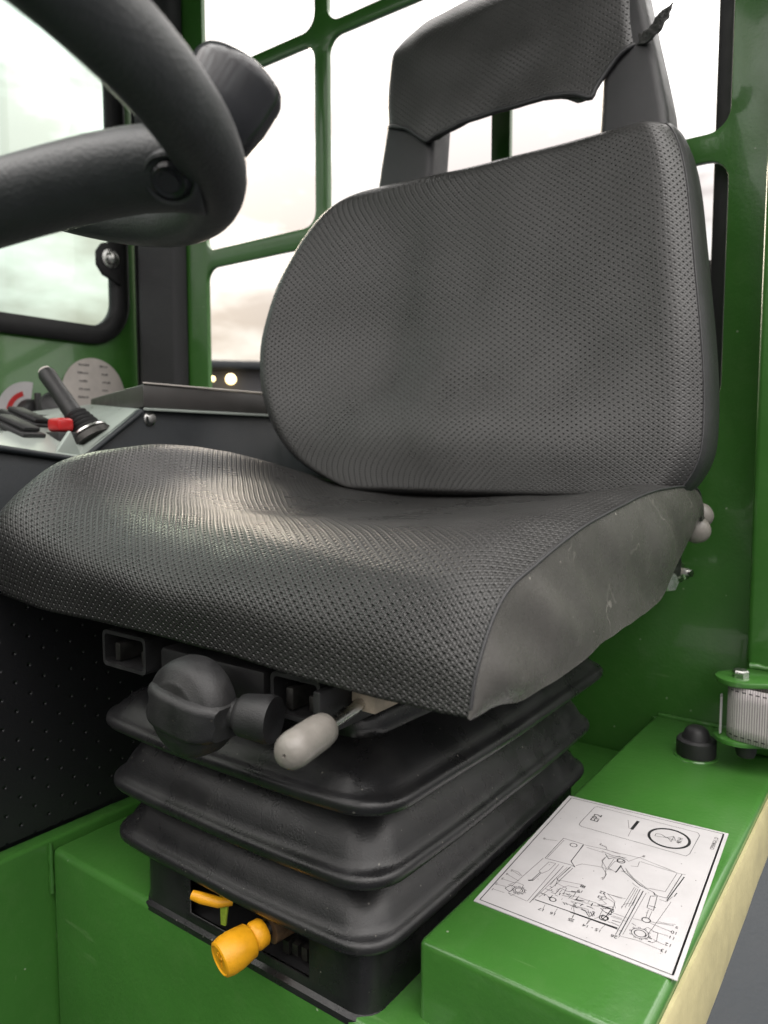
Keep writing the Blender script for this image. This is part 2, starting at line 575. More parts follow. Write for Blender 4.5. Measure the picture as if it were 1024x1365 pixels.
def text_mesh(name, s, size, mat, loc, rot, parent):
    c = bpy.data.curves.new('text', 'FONT')
    c.body = s
    c.size = size
    c.align_x = 'CENTER'
    c.align_y = 'CENTER'
    c.offset = 0.0
    o = bpy.data.objects.new('text', c)
    COL.objects.link(o)
    bpy.context.view_layer.update()
    me = bpy.data.meshes.new_from_object(o.evaluated_get(bpy.context.evaluated_depsgraph_get()))
    bpy.data.objects.remove(o)
    bpy.data.curves.remove(c)
    me.transform(Matrix.Translation(loc) @ rot)
    me.materials.clear()
    t = link_mesh(name, me, mat, None, False)
    return own(t, parent)
STICK_LINES = [(0.5,[(-46.9,59.5),(-45.1,96.0),(-43.3,98.5),(49.1,99.1),(51.8,95.2),(50.7,56.4),(48.8,51.2),(-43.5,51.8),(-46.4,53.9),(-46.9,59.5)]),(3.2,[(-3.0,71.8),(-1.9,91.0)]),(0.4,[(-10.6,88.1),(-5.6,72.8),(-3.0,71.8),(-2.2,57.2)]),(0.5,[(17.8,76.7),(22.2,77.7),(26.9,74.1),(32.5,80.0),(35.4,73.4),(26.9,74.1),(20.5,72.1),(17.8,71.8),(17.8,76.7)]),(0.5,[(32.5,80.0),(32.6,69.1),(28.2,75.0)]),(0.5,[(-51.8,-18.7),(-50.1,22.2),(-31.5,21.7),(-31.3,-11.1),(-26.0,-18.0),(-29.3,-16.8),(-51.8,-18.7)]),(0.3,[(-50.4,-16.9),(-48.4,19.4)]),(0.7,[(-31.1,20.4),(-31.5,-11.2),(-25.4,-18.5)]),(0.3,[(-30.7,21.3),(-11.7,23.9),(0.6,23.0)]),(0.3,[(-27.6,18.1),(-12.4,17.4)]),(0.3,[(-25.7,-15.8),(-22.2,-10.2),(-9.0,-6.3),(2.4,-5.7)]),(0.6,[(5.2,-6.6),(6.9,5.5)]),(0.3,[(-1.7,-7.1),(-0.1,9.4),(4.4,9.5)]),(0.3,[(-38.4,-21.4),(-40.5,-85.0)]),(0.5,[(-34.3,-21.5),(-38.2,-85.9)]),(0.3,[(-30.8,-22.0),(-37.4,-81.7)]),(0.5,[(-26.6,-20.7),(-29.6,-45.4),(-31.8,-43.0),(-28.5,-19.1)]),(0.3,[(-29.2,-21.0),(-31.8,-43.0)]),(0.4,[(-52.9,-19.4),(-58.9,-73.7)]),(0.4,[(-41.0,-21.7),(-46.8,-22.6),(-48.6,-40.6),(-45.2,-42.4),(-42.1,-34.9),(-41.0,-21.7)]),(0.5,[(-47.1,-41.0),(-48.7,-55.4)]),(0.5,[(-46.0,-42.1),(-47.6,-56.5)]),(1.4,[(-50.9,-58.1),(-47.9,-55.7)]),(0.3,[(-57.5,-82.8),(-41.0,-85.3)]),(0.6,[(-62.2,-78.4),(-57.0,-81.2),(-55.9,-73.0),(-59.8,-71.7),(-62.2,-78.4)]),(0.3,[(-61.9,-73.1),(-58.4,-65.7),(-51.5,-66.3),(-50.2,-75.5),(-53.8,-85.3),(-57.5,-82.8)]),(0.25,[(-70.1,-77.2),(-62.5,-76.1)]),(0.25,[(-70.0,-84.7),(-60.1,-84.5)]),(0.25,[(-69.1,-67.5),(-59.0,-67.4)]),(0.25,[(-68.7,-59.2),(-56.8,-63.3)]),(0.25,[(-67.8,-51.8),(-58.8,-55.4)]),(0.25,[(-64.7,11.0),(-53.1,14.7)]),(0.25,[(-17.6,29.9),(-12.4,26.5)]),(0.25,[(-66.8,-51.1),(-62.6,-51.1),(-57.7,-54.7)]),(0.25,[(-0.1,-20.8),(-0.2,-14.2),(-6.9,-4.9),(-9.2,4.9),(-8.1,14.3),(-3.3,16.0)]),(1.0,[(-36.2,-79.8),(27.5,-79.7)]),(0.3,[(-36.2,-68.8),(-30.9,-69.1),(-25.3,-73.9)]),(0.4,[(-34.9,-75.3),(-29.5,-49.3),(-21.0,-51.4),(-20.2,-60.8)]),(0.5,[(-25.7,-64.4),(-25.1,-54.1),(-19.6,-55.4),(-12.7,-53.4),(-12.7,-60.7),(-19.4,-62.7)]),(0.6,[(-16.3,-71.5),(-14.3,-73.7)]),(0.6,[(-14.8,-70.5),(-12.8,-72.7)]),(0.3,[(-17.6,-71.2),(-9.0,-71.4),(-8.3,-76.7)]),(0.9,[(-16.5,-53.4),(-9.7,-51.4)]),(0.9,[(-9.7,-62.4),(-3.5,-60.7)]),(0.3,[(-20.9,-58.8),(5.9,-58.1),(11.7,-61.3),(12.3,-74.5),(9.9,-78.2)]),(0.3,[(-9.3,-70.4),(2.5,-69.7),(5.9,-76.5)]),(0.7,[(4.9,-71.5),(8.1,-76.1)]),(0.7,[(6.1,-70.0),(8.8,-74.6)]),(0.8,[(6.5,-60.0),(18.2,-59.4)]),(0.6,[(11.7,-61.3),(18.2,-59.4),(18.7,-67.0),(12.9,-65.1),(9.7,-62.6)]),(0.3,[(20.4,-67.0),(27.3,-66.9)]),(0.6,[(21.5,-72.8),(27.6,-72.1)]),(0.25,[(-30.3,-52.3),(-28.9,-43.7),(-11.1,-39.8)]),(0.25,[(-24.1,-53.4),(-21.1,-47.6),(-12.8,-46.0)]),(0.25,[(5.7,-53.5),(10.1,-48.2),(5.6,-41.4)]),(0.25,[(18.2,-59.4),(16.8,-48.6),(9.3,-41.5)]),(0.25,[(8.0,-41.1),(20.1,-41.6)]),(0.3,[(-33.4,-54.4),(-33.1,-41.2),(-31.0,-45.1),(-29.5,-54.4)]),(0.25,[(-27.2,-82.1),(-26.5,-88.6)]),(0.25,[(-17.5,-81.6),(-17.4,-88.4)]),(0.25,[(-9.2,-69.2),(-4.4,-81.0)]),(0.25,[(-4.4,-81.0),(-4.6,-85.6)]),(0.25,[(8.3,-80.4),(7.2,-87.7)]),(0.3,[(-14.2,23.2),(0.8,24.4),(16.7,26.4),(46.8,20.4)]),(0.3,[(-9.0,11.2),(-9.8,4.0),(-3.4,-4.7),(-0.1,-18.0),(-2.4,-22.5)]),(0.3,[(-2.2,-3.9),(-1.9,12.6),(2.4,18.7)]),(0.5,[(-14.6,19.4),(-4.8,17.3),(6.6,19.8)]),(0.6,[(-10.7,16.8),(-5.6,10.1),(0.7,19.3),(9.0,16.4)]),(0.25,[(9.4,15.0),(13.3,22.5),(18.5,30.9)]),(0.25,[(13.1,9.4),(18.4,11.3),(17.5,20.3)]),(0.7,[(5.5,-7.6),(5.9,6.3)]),(0.3,[(-2.2,-3.9),(5.2,-6.8)]),(0.25,[(-19.0,28.8),(-13.6,28.8),(-11.6,24.8)]),(0.6,[(6.0,4.6),(11.9,-3.4),(27.5,-15.7)]),(0.4,[(10.5,3.6),(14.2,-3.1),(25.2,-13.5),(30.0,-16.4)]),(0.6,[(8.7,-2.8),(12.1,-1.9)]),(0.7,[(5.3,-7.7),(6.0,-2.0)]),(0.3,[(11.7,1.7),(19.5,-7.3),(32.2,-16.2),(46.2,-13.0),(48.2,19.2)]),(0.6,[(42.7,-22.3),(49.2,-21.5),(52.0,20.4)]),(1.0,[(50.0,-25.1),(54.4,16.9)]),(0.5,[(27.5,-15.7),(37.4,-18.8),(42.7,-22.3)]),(0.3,[(18.2,20.7),(35.2,19.8),(49.2,19.8),(54.7,20.9)]),(0.3,[(44.9,-26.6),(50.3,-26.5),(52.6,-17.0)]),(0.8,[(53.5,-16.4),(54.4,-10.0)]),(0.5,[(28.8,-20.8),(28.6,-88.1)]),(0.8,[(31.3,-21.6),(31.0,-87.5)]),(0.4,[(34.0,-23.3),(33.0,-85.2)]),(0.4,[(27.3,-19.4),(23.3,-17.2),(21.0,-15.1)]),(0.4,[(24.1,-20.3),(23.2,-54.3)]),(0.4,[(25.6,-20.8),(25.3,-51.6)]),(0.4,[(27.1,-21.2),(27.3,-49.0)]),(0.4,[(28.6,-21.7),(29.4,-46.3)]),(0.5,[(37.9,-25.5),(42.3,-22.6),(44.5,-43.6),(39.4,-42.6),(37.9,-25.5)]),(0.6,[(40.1,-38.8),(45.0,-38.9)]),(0.4,[(41.0,-44.8),(41.9,-57.0)]),(0.4,[(43.8,-45.1),(44.0,-56.7)]),(0.8,[(38.6,-19.1),(40.6,-22.6)]),(0.4,[(53.2,-24.6),(49.1,-66.8),(47.2,-79.9)]),(0.3,[(32.2,-87.8),(43.6,-86.0)]),(0.3,[(43.6,-86.0),(60.1,-87.5)]),(0.3,[(49.7,-69.3),(53.9,-69.6),(55.2,-79.4),(53.0,-82.8),(50.0,-82.8)]),(0.4,[(43.9,-71.1),(46.0,-66.8),(50.6,-68.8)]),(1.0,[(49.4,-78.4),(52.0,-78.6)]),(1.0,[(50.0,-82.8),(51.8,-82.2)]),(0.25,[(45.1,-59.1),(61.8,-54.4)]),(0.25,[(46.0,-60.6),(61.5,-62.6)]),(0.25,[(49.7,-69.3),(60.9,-68.9)]),(0.25,[(53.0,-78.9),(60.9,-80.4)]),(0.25,[(50.6,-55.5),(56.6,-54.7),(62.3,-52.0)]),(1.2,[(-8.0,-80.2),(28.1,-80.9)]),(0.4,[(-14.0,-63.0),(-7.0,-63.0),(8.6,-61.7)]),(0.4,[(-10.8,-72.2),(-2.1,-70.9),(2.2,-73.5)]),(0.8,[(-10.5,-63.0),(-4.2,-61.1)]),(0.6,[(0.4,-71.4),(6.1,-78.4),(8.1,-70.7),(6.6,-69.6)]),(0.7,[(6.5,-58.6),(19.1,-59.2)]),(0.8,[(15.0,-76.8),(16.6,-69.4),(17.2,-60.4)]),(0.5,[(12.4,-59.2),(17.1,-56.1),(19.6,-61.0),(17.5,-68.8)]),(0.5,[(21.7,-75.5),(27.9,-76.6)]),(0.3,[(19.2,-63.4),(31.4,-64.0)]),(0.3,[(19.6,-68.5),(31.0,-68.4)]),(0.25,[(5.1,-50.4),(12.2,-54.9),(7.1,-60.4)]),(0.25,[(7.1,-45.7),(16.4,-49.9),(19.5,-56.7)]),(0.25,[(8.2,-41.5),(22.6,-40.1)]),(0.3,[(22.7,-52.4),(24.0,-47.1),(29.7,-41.2)]),(0.5,[(34.7,-68.1),(38.3,-69.8)]),(0.3,[(34.1,-62.2),(41.2,-60.6)]),(0.25,[(-4.2,-83.1),(-4.1,-91.4)]),(0.25,[(7.2,-81.9),(7.1,-88.2)]),(0.25,[(19.3,-80.2),(17.7,-87.3)]),(0.25,[(29.7,-88.4),(28.2,-90.4)]),(0.25,[(31.9,-86.9),(31.3,-90.3)])]
STICK_CIRCLES = [((29.6,74.4),17.25,2.4),((-51.7,-75.2),4.5,0.5),((-51.7,-75.2),3,0.6),((43.1,-77.0),6,0.5),((43.1,-77.0),4,0.7),((42.8,-58.5),3,0.8),((-38.5,15.5),3,0.7),((4.1,12.5),3.2,0.9),((-24.7,-72.2),2.5,0.8),((15.4,-73.5),3,0.9),((16.3,-72.8),2.5,0.9),((3.3,13.7),2.4,0.6)]
STICK_TEXT = [('EP2', (-36.8, 75.5), 9.3, 90), ('40 H', (38.7, 75), 5.0, 90), ('CP208GX_D', (65.5, 87), 3.9, 90), ('17', (-27.2, -89.1), 4.3, 180), ('16', (-18.0, -89.4), 4.3, 180), ('25', (-4.0, -89.1), 4.3, 180), ('15 - 14', (12.0, -90.0), 4.3, 180), ('26', (28.3, -90.7), 4.3, 180), ('9', (63.9, -55.0), 3.9, 180), ('10', (63.7, -62.5), 4.3, 180), ('11', (63.5, -69.2), 4.3, 180), ('12', (63.3, -78.8), 4.3, 180), ('13', (62.2, -87.4), 4.3, 180), ('2', (-0.5, -22.4), 3.9, 180), ('1', (-69.7, -85.3), 3.9, 180), ('2', (-70.4, -76.6), 3.9, 180), ('3', (-69.3, -67.0), 3.9, 180), ('4', (-68.9, -58.8), 3.9, 180), ('5', (-67.8, -51.8), 3.9, 180), ('8', (18.5, 30.9), 3.9, 180), ('7', (-18.8, 30.7), 3.9, 180), ('6', (-64.3, 11.9), 3.9, 180), ('18', (-10.4, -41.9), 4.3, 180), ('19', (-10.4, -49.4), 4.3, 180), ('21', (-11.1, -42.2), 4.3, 180), ('22', (5.1, -41.7), 4.3, 180), ('23', (5.5, -48.8), 4.3, 180)]

# ================================================================ the setting
def sheet(name, pts, mat):
    me = bpy.data.meshes.new(name)
    me.from_pydata(pts, [], [tuple(range(len(pts)))])
    return link_mesh(name, me, mat, None, False)
ground = sheet('ground', [(-600, -600, -1.55), (600, -600, -1.55), (600, 600, -1.55), (-600, 600, -1.55)], 'asphalt')
tag(ground, 'blue grey asphalt yard around the machine', None, kind='structure')

# ================================================================ cab of the machine
cab = thing('machine_cab', (-0.7, 0.6, -0.85), 'green painted steel operator cab with barred rear openings around the seat', 'vehicle cab')

def rrect(x0, x1, y0, y1, r, n=6):
    out = []
    for cx, cy, a0 in ((x1 - r, y1 - r, 0), (x0 + r, y1 - r, 90), (x0 + r, y0 + r, 180), (x1 - r, y0 + r, 270)):
        for k in range(n + 1):
            a = R(a0 + 90 * k / n)
            out.append((cx + r * math.cos(a), cy + r * math.sin(a)))
    return out

def holed_plate(name, outer, holes, tof, thick, mat, parent, bev=0.0015):
    bm = bmesh.new()
    es = []
    for loop in [outer] + holes:
        vs = [bm.verts.new(tof(p)) for p in loop]
        es += [bm.edges.new((vs[i], vs[(i + 1) % len(vs)])) for i in range(len(vs))]
    bmesh.ops.triangle_fill(bm, use_beauty=True, use_dissolve=False, edges=es)
    ext = bmesh.ops.extrude_face_region(bm, geom=bm.faces[:])
    nv = [g for g in ext['geom'] if isinstance(g, bmesh.types.BMVert)]
    bmesh.ops.translate(bm, vec=Vector(thick), verts=nv)
    bmesh.ops.recalc_face_normals(bm, faces=bm.faces[:])
    if bev:
        sharp = [e for e in bm.edges if len(e.link_faces) == 2 and e.calc_face_angle(0) > R(60)]
        bmesh.ops.bevel(bm, geom=sharp, offset=bev, segments=2, profile=0.5, affect='EDGES')
    o = from_bm(name, bm, mat, None, True, 35)
    return own(o, parent)

YW = 1.0
cols = [(-1.160, -0.878), (-0.849, -0.540), (-0.510, -0.217)]
rows = [(0.056, 0.352), (0.385, 0.685), (0.708, 0.985)]
holes = [rrect(a, b, c, d, 0.026) for a, b in cols for c, d in rows]
rear = holed_plate('rear_panel', [(-1.37, -0.46), (-0.045, -0.46), (-0.045, 1.06), (-1.37, 1.06)], holes, lambda p: (p[0], YW, p[1]), (0, 0.010, 0), 'green', cab)
# seal strip and latch plate standing behind the right-hand openings
box('seal_strip', -0.240, -0.222, 1.024, 1.042, 0.05, 1.03, 'rubber', 0.003, 2, cab)
lb = box('latch_plate', -0.275, -0.232, 1.044, 1.060, 0.145, 0.245, 'console', 0.004, 2, cab)
hexbolt('screw', (-0.243, 1.043, 0.200), (0, -1, 0), 0.004, 0.003, 'zinc', cab, False)

XL = -1.38
win_out = rrect(0.18, 0.945, 0.243, 0.93, 0.062, 8)
left = holed_plate('side_panel', [(-0.35, -0.80), (1.005, -0.80), (1.005, 1.06), (-0.35, 1.06)], [win_out], lambda p: (XL, p[0], p[1]), (-0.010, 0, 0), 'green', cab)
# rubber gasket round the side window
bm = bmesh.new()
prof = [(0.030, 0.0015), (0.030, 0.008), (0.022, 0.014), (-0.002, 0.014), (-0.006, 0.010), (-0.006, -0.012)]
loops = []
for off, h in prof:
    lp = rrect(0.18 - off, 0.945 + off, 0.243 - off, 0.93 + off, 0.062 + off, 8)
    loops.append([bm.verts.new((XL + h, p[0], p[1])) for p in lp])
for A, B in zip(loops, loops[1:]):
    for i in range(len(A)):
        j = (i + 1) % len(A)
        bm.faces.new((A[i], A[j], B[j], B[i]))
gasket = own(from_bm('window_gasket', bm, 'rubber', None, True, 50), cab)
bm = bmesh.new()
pv = rrect(0.182, 0.943, 0.245, 0.928, 0.060, 8)
bm.faces.new([bm.verts.new((XL - 0.005, p[0], p[1])) for p in pv])
pane = own(from_bm('window_pane', bm, 'glass', None, False), cab)
clip = prism('window_clip', [(0.948, 0.425), (0.905, 0.412), (0.893, 0.395), (0.893, 0.368), (0.907, 0.350), (0.948, 0.335)], 'x', XL + 0.014, XL + 0.022, 'rubber', 0.002, cab)
cb = lathe('bolt', [(0, 0), (0.019, 0), (0.019, 0.003), (0.013, 0.004), (0.012, 0.011), (0.007, 0.015), (0, 0.0155)], (XL + 0.022, 0.922, 0.384), (1, 0, 0), 'zinc', None, 24)
own(cb, cab)

# unseen roof and front panel, added to cut light from above and ahead
box('added_shade_roof', -1.40, -0.17, 0.12, 1.03, 1.062, 1.085, 'green', 0.004, 2, cab)
box('added_shade_front', -1.39, -0.10, -0.440, -0.425, -0.85, 0.02, 'green', 0.004, 2, cab)
# padded corner pillar
prism('corner_pillar', [(-1.330, 0.998), (-1.318, 0.958), (-1.306, 0.952), (-1.225, 0.972), (-1.212, 0.998)], 'z', -0.1, 1.05, 'pillar', 0.006, cab, 3)
prism('pillar_edge', [(-1.346, 0.9985), (-1.340, 0.966), (-1.322, 0.957), (-1.3335, 0.9985)], 'z', -0.1, 1.05, 'rubber', 0.003, cab)

# door post on the right
post = box('door_post', -0.163, -0.046, 0.925, 0.998, -0.349, 1.06, 'green', 0.006, 3, cab)

# platform below the seat, box on its right, plate on its left
box('seat_platform', -0.7185, -0.262, 0.398, 0.998, -0.84, -0.410, 'green', 0.007, 4, cab)
prism('side_box', [(-0.283, -0.84), (-0.283, -0.350), (-0.1225, -0.350), (-0.1225, -0.395), (-0.150, -0.43), (-0.240, -0.47), (-0.240, -0.84)], 'y', 0.428, 0.9975, 'green', 0.0055, cab, 4)
box('side_plate', -0.741, -0.7195, -0.30, 0.998, -0.84, -0.402, 'green', 0.004, 3, cab)
box('floor_plate', -1.37, -0.10, -0.35, 0.397, -0.855, -0.84, 'console', 0.003, 2, cab)
wb = [(-0.7170, 0.3968, -0.404 - 0.006 * k) for k in range(10)]
tube('weld_bead', [(x + random.uniform(-.0006, .0006), y, z) for x, y, z in wb], [0.0026 + random.uniform(-.0006, .0006) for _ in wb], 'green', cab, 8)
for nm_, a_, b_ in (('weld_bead', (-.279, .9972, -.3495), (-.165, .9972, -.3495)), ('weld_bead', (-.2835, .9972, -.353), (-.2835, .9972, -.408))):
    k_ = 26
    pts_ = [Vector(a_).lerp(Vector(b_), i / k_) + Vector((0, random.uniform(-.0008, .0004), random.uniform(-.0004, .0004))) for i in range(k_ + 1)]
    tube(nm_, pts_, [.0032 + .0007 * (i % 2) for i in range(k_ + 1)], 'green', cab, 8)
# cream strip painting a bright reflection on the box's outer side, slanting lower edge
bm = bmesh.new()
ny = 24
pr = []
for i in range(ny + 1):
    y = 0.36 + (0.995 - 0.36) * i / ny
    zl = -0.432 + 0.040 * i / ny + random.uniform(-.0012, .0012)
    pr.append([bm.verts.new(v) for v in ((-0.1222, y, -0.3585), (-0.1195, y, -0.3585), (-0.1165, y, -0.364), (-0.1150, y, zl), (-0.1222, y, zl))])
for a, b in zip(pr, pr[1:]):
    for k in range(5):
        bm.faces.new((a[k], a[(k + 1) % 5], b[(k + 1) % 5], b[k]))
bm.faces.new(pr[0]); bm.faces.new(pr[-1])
own(from_bm('reflection_strip', bm, 'box_gleam', None, True, 40), cab)

# dimpled upholstery panel on the left below the seat
G = [[(-0.742, 0.20 + 0.78 * j / 12, -0.400 + 0.27 * i / 6) for j in range(13)] for i in range(7)]
dp = thing('trim_panel', (-0.75, 0.55, -0.400), 'black dimpled trim panel under the left of the seat', 'trim panel')
grid_obj('facing', G, 'dotted', dp)
box('board', -0.756, -0.7425, 0.20, 0.98, -0.401, -0.129, 'rubber', 0.003, 2, dp)

# belt bracket welded to the post and the belt in it
brk = []
def tab(name, z0, z1, poly):
    return prism(name, poly, 'z', z0, z1, 'green', 0.0012, cab)
tab_poly = [(-.160 + .026 * math.cos(R(a)), .882 + .026 * math.sin(R(a))) for a in range(150, 301, 15)] + [(-0.105, 0.885), (-0.100, 0.924), (-0.155, 0.924)]
tab('belt_tab', -0.2535, -0.2475, tab_poly)
tab('belt_tab', -0.3190, -0.3135, [(x, y) for x, y in tab_poly])
hexbolt('belt_bolt', (-0.160, 0.880, -0.2474), (0, 0, 1), 0.0085, 0.008, 'zinc', cab, False)
lathe('belt_bolt_end', [(0, 0), (0.011, 0), (0.011, 0.010), (0.009, 0.016), (0, 0.016)], (-0.152, 0.882, -0.3192), (0, 0, -1), 'rubber', cab, 20)
wl = [(-.158 + .008 * k, .9235, -.2455 + .001 * (k % 2)) for k in range(8)]
tube('weld_bead', wl, [.0035 + random.uniform(-.0008, .0012) for _ in wl], 'green', cab, 8)
belt = thing('seat_belt', (-0.15, 0.88, -0.313), 'coiled grey striped belt webbing held in the green bracket beside the post', 'seat belt')
bp = []
for i in range(40):
    a = i / 39
    if a < 0.42:
        t = a / 0.42
        bp.append((-0.06 - 0.092 * t, 0.851 + 0.010 * t * t))
    elif a < 0.7:
        t = (a - 0.42) / 0.28
        bp.append((-0.152 - 0.019 * math.sin(PI * t), 0.880 - 0.019 * math.cos(PI * t)))
    else:
        t = (a - 0.7) / 0.3
        bp.append((-0.152 + 0.09 * t, 0.899 - 0.012 * t))
L = [0]
for a, b in zip(bp, bp[1:]):
    L.append(L[-1] + math.hypot(a[0] - b[0], a[1] - b[1]))
ZB0, ZB1 = -0.3128, -0.2545
G = [[(x, y, ZB0 + (ZB1 - ZB0) * i / 4) for x, y in bp] for i in range(5)]
w = grid_obj('webbing', G, 'webbing', belt, uv=lambda i, j: (L[j], 0.046 * i / 4))
m = w.modifiers.new('thickness', 'SOLIDIFY'); m.thickness = 0.0016; m.offset = 0
prism('label_flap', [(-0.1765, 0.866), (-0.1755, 0.872), (-0.1785, 0.884), (-0.1795, 0.878)], 'z', -0.311, -0.270, 'white', 0, belt)

# rubber stop on the box
stop = thing('rubber_stop', (-0.205, 0.885, -0.35), 'round black rubber bump stop on the green box behind the sticker', 'bump stop')
lathe('buffer', [(0, 0), (0.0205, 0), (0.0215, 0.003), (0.0215, 0.0185), (0.019, 0.021), (0.0155, 0.021), (0.0145, 0.024), (0.0125, 0.030), (0.0085, 0.0335), (0, 0.0345)], (-0.205, 0.888, -0.3495), (0, 0, 1), 'rubber', stop, 32)
lathe('paint_ring', [(0.0215, 0), (0.0245, 0), (0.0235, 0.0012), (0.0215, 0.0012)], (-0.205, 0.888, -0.3499), (0, 0, 1), 'green', stop, 32)

# ================================================================ control console on the left
con = thing('control_console', (-1.1, 0.6, -0.8), 'dark side console with pale sloping switch panel left of the seat', 'console')
prism('body', [(0.994, 0.055), (0.62, 0.055), (0.527, -0.0125), (0.43, 0.002), (-0.2, 0.002), (-0.2, -0.82), (0.994, -0.82)], 'x', -0.866, -0.853, 'console', 0.003, con)
box('inner_body', -1.366, -0.8665, -0.2, 0.994, -0.82, -0.03, 'console', .003, 2, con)
bm = bmesh.new()
def slab(bm, pts, dz):
    A = [bm.verts.new(p) for p in pts]
    B = [bm.verts.new((p[0], p[1], p[2] - dz)) for p in pts]
    bm.faces.new(A); bm.faces.new(B[::-1])
    for i in range(len(pts)):
        j = (i + 1) % len(pts)
        bm.faces.new((A[i], B[i], B[j], A[j]))
P1, P2, P3, Q, Qf = (-0.850, 0.528, -0.009), (-0.850, 0.618, 0.0545), (-0.850, 0.40, 0.0085), (-1.15, 0.735, 0.077), (-1.15, 0.50, 0.040)
slab(bm, [P1, P2, Q], 0.004)
slab(bm, [P3, P1, Q, Qf], 0.004)
own(from_bm('switch_panel', bm, 'panel_plate', None, False), con)
tube('panel_edge', [(-0.849, 0.40, 0.0065), (-0.849, 0.528, -0.0125), (-0.849, 0.618, 0.0515)], 0.0042, 'console', con, 8)
band = prism('raised_rail', [(-0.846, 0.618), (-0.846, 0.995), (-1.25, 0.995), (-1.16, 0.742)], 'z', 0.0565, 0.0875, 'console_rail', 0.003, con)
prism('rail_lip', [(-0.8435, 0.616), (-0.8435, 0.9955), (-0.875, 0.9955), (-0.875, 0.640)], 'z', 0.0877, 0.0895, 'cream', 0.0006, con)
prism('rail_foot', [(-0.8435, 0.616), (-0.8435, 0.9955), (-0.8525, 0.9955), (-0.8525, 0.640)], 'z', 0.0525, 0.0562, 'panel_plate', 0.0006, con)
hb = lathe('bolt', [(0, 0), (0.0095, 0), (0.0095, 0.002), (0.0075, 0.003), (0.006, 0.007), (0, 0.0085)], (-0.8532, 0.632, 0.042), (1, 0, 0), 'zinc', con, 20)
# joystick
js = Vector((-0.915, 0.585, 0.014)); jt = Vector((-0.985, 0.562, 0.108)); jd = (jt - js)
joy = thing('joystick', js, 'black joystick with ribbed boot on the console panel', 'joystick')
lathe('base_ring', [(0, -0.006), (0.031, -0.006), (0.031, 0.002), (0.027, 0.006), (0, 0.006)], js, jd, 'steel_dark', joy, 28)
lathe('clamp_ring', [(.0255, .0062), (.0290, .0062), (.0285, .0090), (.0255, .0095)], js, jd, 'zinc', joy, 28)
prof = [(0, 0.004)]
for k in range(6):
    r0 = 0.0245 - 0.0018 * k
    prof += [(r0, 0.006 + k * 0.0065), (r0 + 0.0012, 0.009 + k * 0.0065), (r0 - 0.003, 0.0115 + k * 0.0065)]
prof += [(0.0125, 0.046), (0, 0.046)]
lathe('rubber_boot', prof, js, jd, 'rubber', joy, 28, 60)
ln = jd.length
lathe('grip', [(0, 0.045), (0.0125, 0.045), (0.0112, ln * 0.75), (0.0118, ln - 0.006), (0.0095, ln - 0.001), (0, ln)], js, jd, 'plastic', joy, 24)
lathe('end_cap', [(0, ln - 0.0005), (0.0090, ln - 0.0005), (0.008, ln + 0.002), (0, ln + 0.002)], js, jd, 'cream', joy, 20)
# other controls
rb = thing('red_switch', (-0.925, 0.548, 0.010), 'red rocker switch beside the joystick', 'switch')
box('housing', -0.940, -0.905, 0.532, 0.560, 0.004, 0.024, 'plastic', 0.003, 2, rb)
box('rocker', -0.938, -0.908, 0.535, 0.557, 0.0242, 0.042, 'red', 0.005, 3, rb)
pn = Vector((.35, .13, .93)).normalized()
for i_, (px_, py_, pz_) in enumerate(((-.930, .490, .0270), (-.985, .535, .0400))):
    rs = thing('rocker_switch', (px_, py_, pz_), ('black rocker switch at the near edge of the pale panel', 'black rocker switch further back beside the red switch')[i_], 'switch', 'rocker switches on the console panel')
    for nm, dx, dy, h0, h1, mt in (('frame', .020, .030, -.003, .005, 'plastic'), ('rocker', .014, .024, .0052, .011, 'rubber')):
        own(box(nm, -dx, dx, -dy, dy, h0, h1, mt, .002, 2, None, Matrix.Translation((px_, py_, pz_)) @ frame_z(pn)), rs)
tg = prism('tag_plate', [(0.500, -0.006), (0.535, -0.006), (0.522, 0.024)], 'x', -0.868, -0.860, 'panel_plate', 0.001, con)
dl = thing('dial_label', (-1.368, 0.73, 0.09), 'white quarter-ring label with red arc on the left green wall', 'label')
def arc_plate(name, r0, r1, a0, a1, c, x, mat, parent, th=0.0012, n=20):
    bm = bmesh.new()
    A = []
    for k in range(n + 1):
        a = R(a0 + (a1 - a0) * k / n)
        A.append([bm.verts.new((x + d, c[0] + rr * math.cos(a), c[1] + rr * math.sin(a))) for rr, d in ((r0, 0), (r1, 0), (r1, th), (r0, th))])
    for a, b in zip(A, A[1:]):
        for i in range(4):
            bm.faces.new((a[i], a[(i + 1) % 4], b[(i + 1) % 4], b[i]))
    bm.faces.new(A[0]); bm.faces.new(A[-1])
    return own(from_bm(name, bm, mat, None, False), parent)
arc_plate('plate', 0.022, 0.060, 80, 195, (0.752, 0.068), XL + 0.0015, 'white', dl)
arc_plate('red_arc', 0.034, 0.043, 105, 185, (0.752, 0.068), XL + 0.003, 'red', dl, 0.0006)
kb = thing('rotary_knob', (-1.36, 0.745, 0.07), 'black rotary knob in front of the red arc label', 'knob')
lathe('cap', [(0, 0), (0.026, 0), (0.024, 0.022), (0.020, 0.026), (0, 0.026)], (XL + 0.005, 0.752, 0.070), (1, 0, 0), 'plastic', kb, 28)
box('pointer', XL + 0.0312, XL + 0.040, 0.746, 0.758, 0.046, 0.106, 'plastic', 0.003, 2, kb, None)
gk = thing('round_switch', (-1.18, 0.66, 0.06), 'round black switch with dark face between knob and joystick', 'switch')
lathe('bezel', [(0, 0), (0.024, 0), (0.024, 0.010), (0.019, 0.014), (0.014, 0.010), (0, 0.010)], (-1.170, 0.684, 0.071), (0.72, -0.62, 0.35), 'plastic', gk, 30)
lathe('stem', [(0, -0.03), (0.012, -0.03), (0.012, 0.001), (0, 0.001)], (-1.170, 0.684, 0.071), (0.72, -0.62, 0.35), 'plastic', gk, 20)
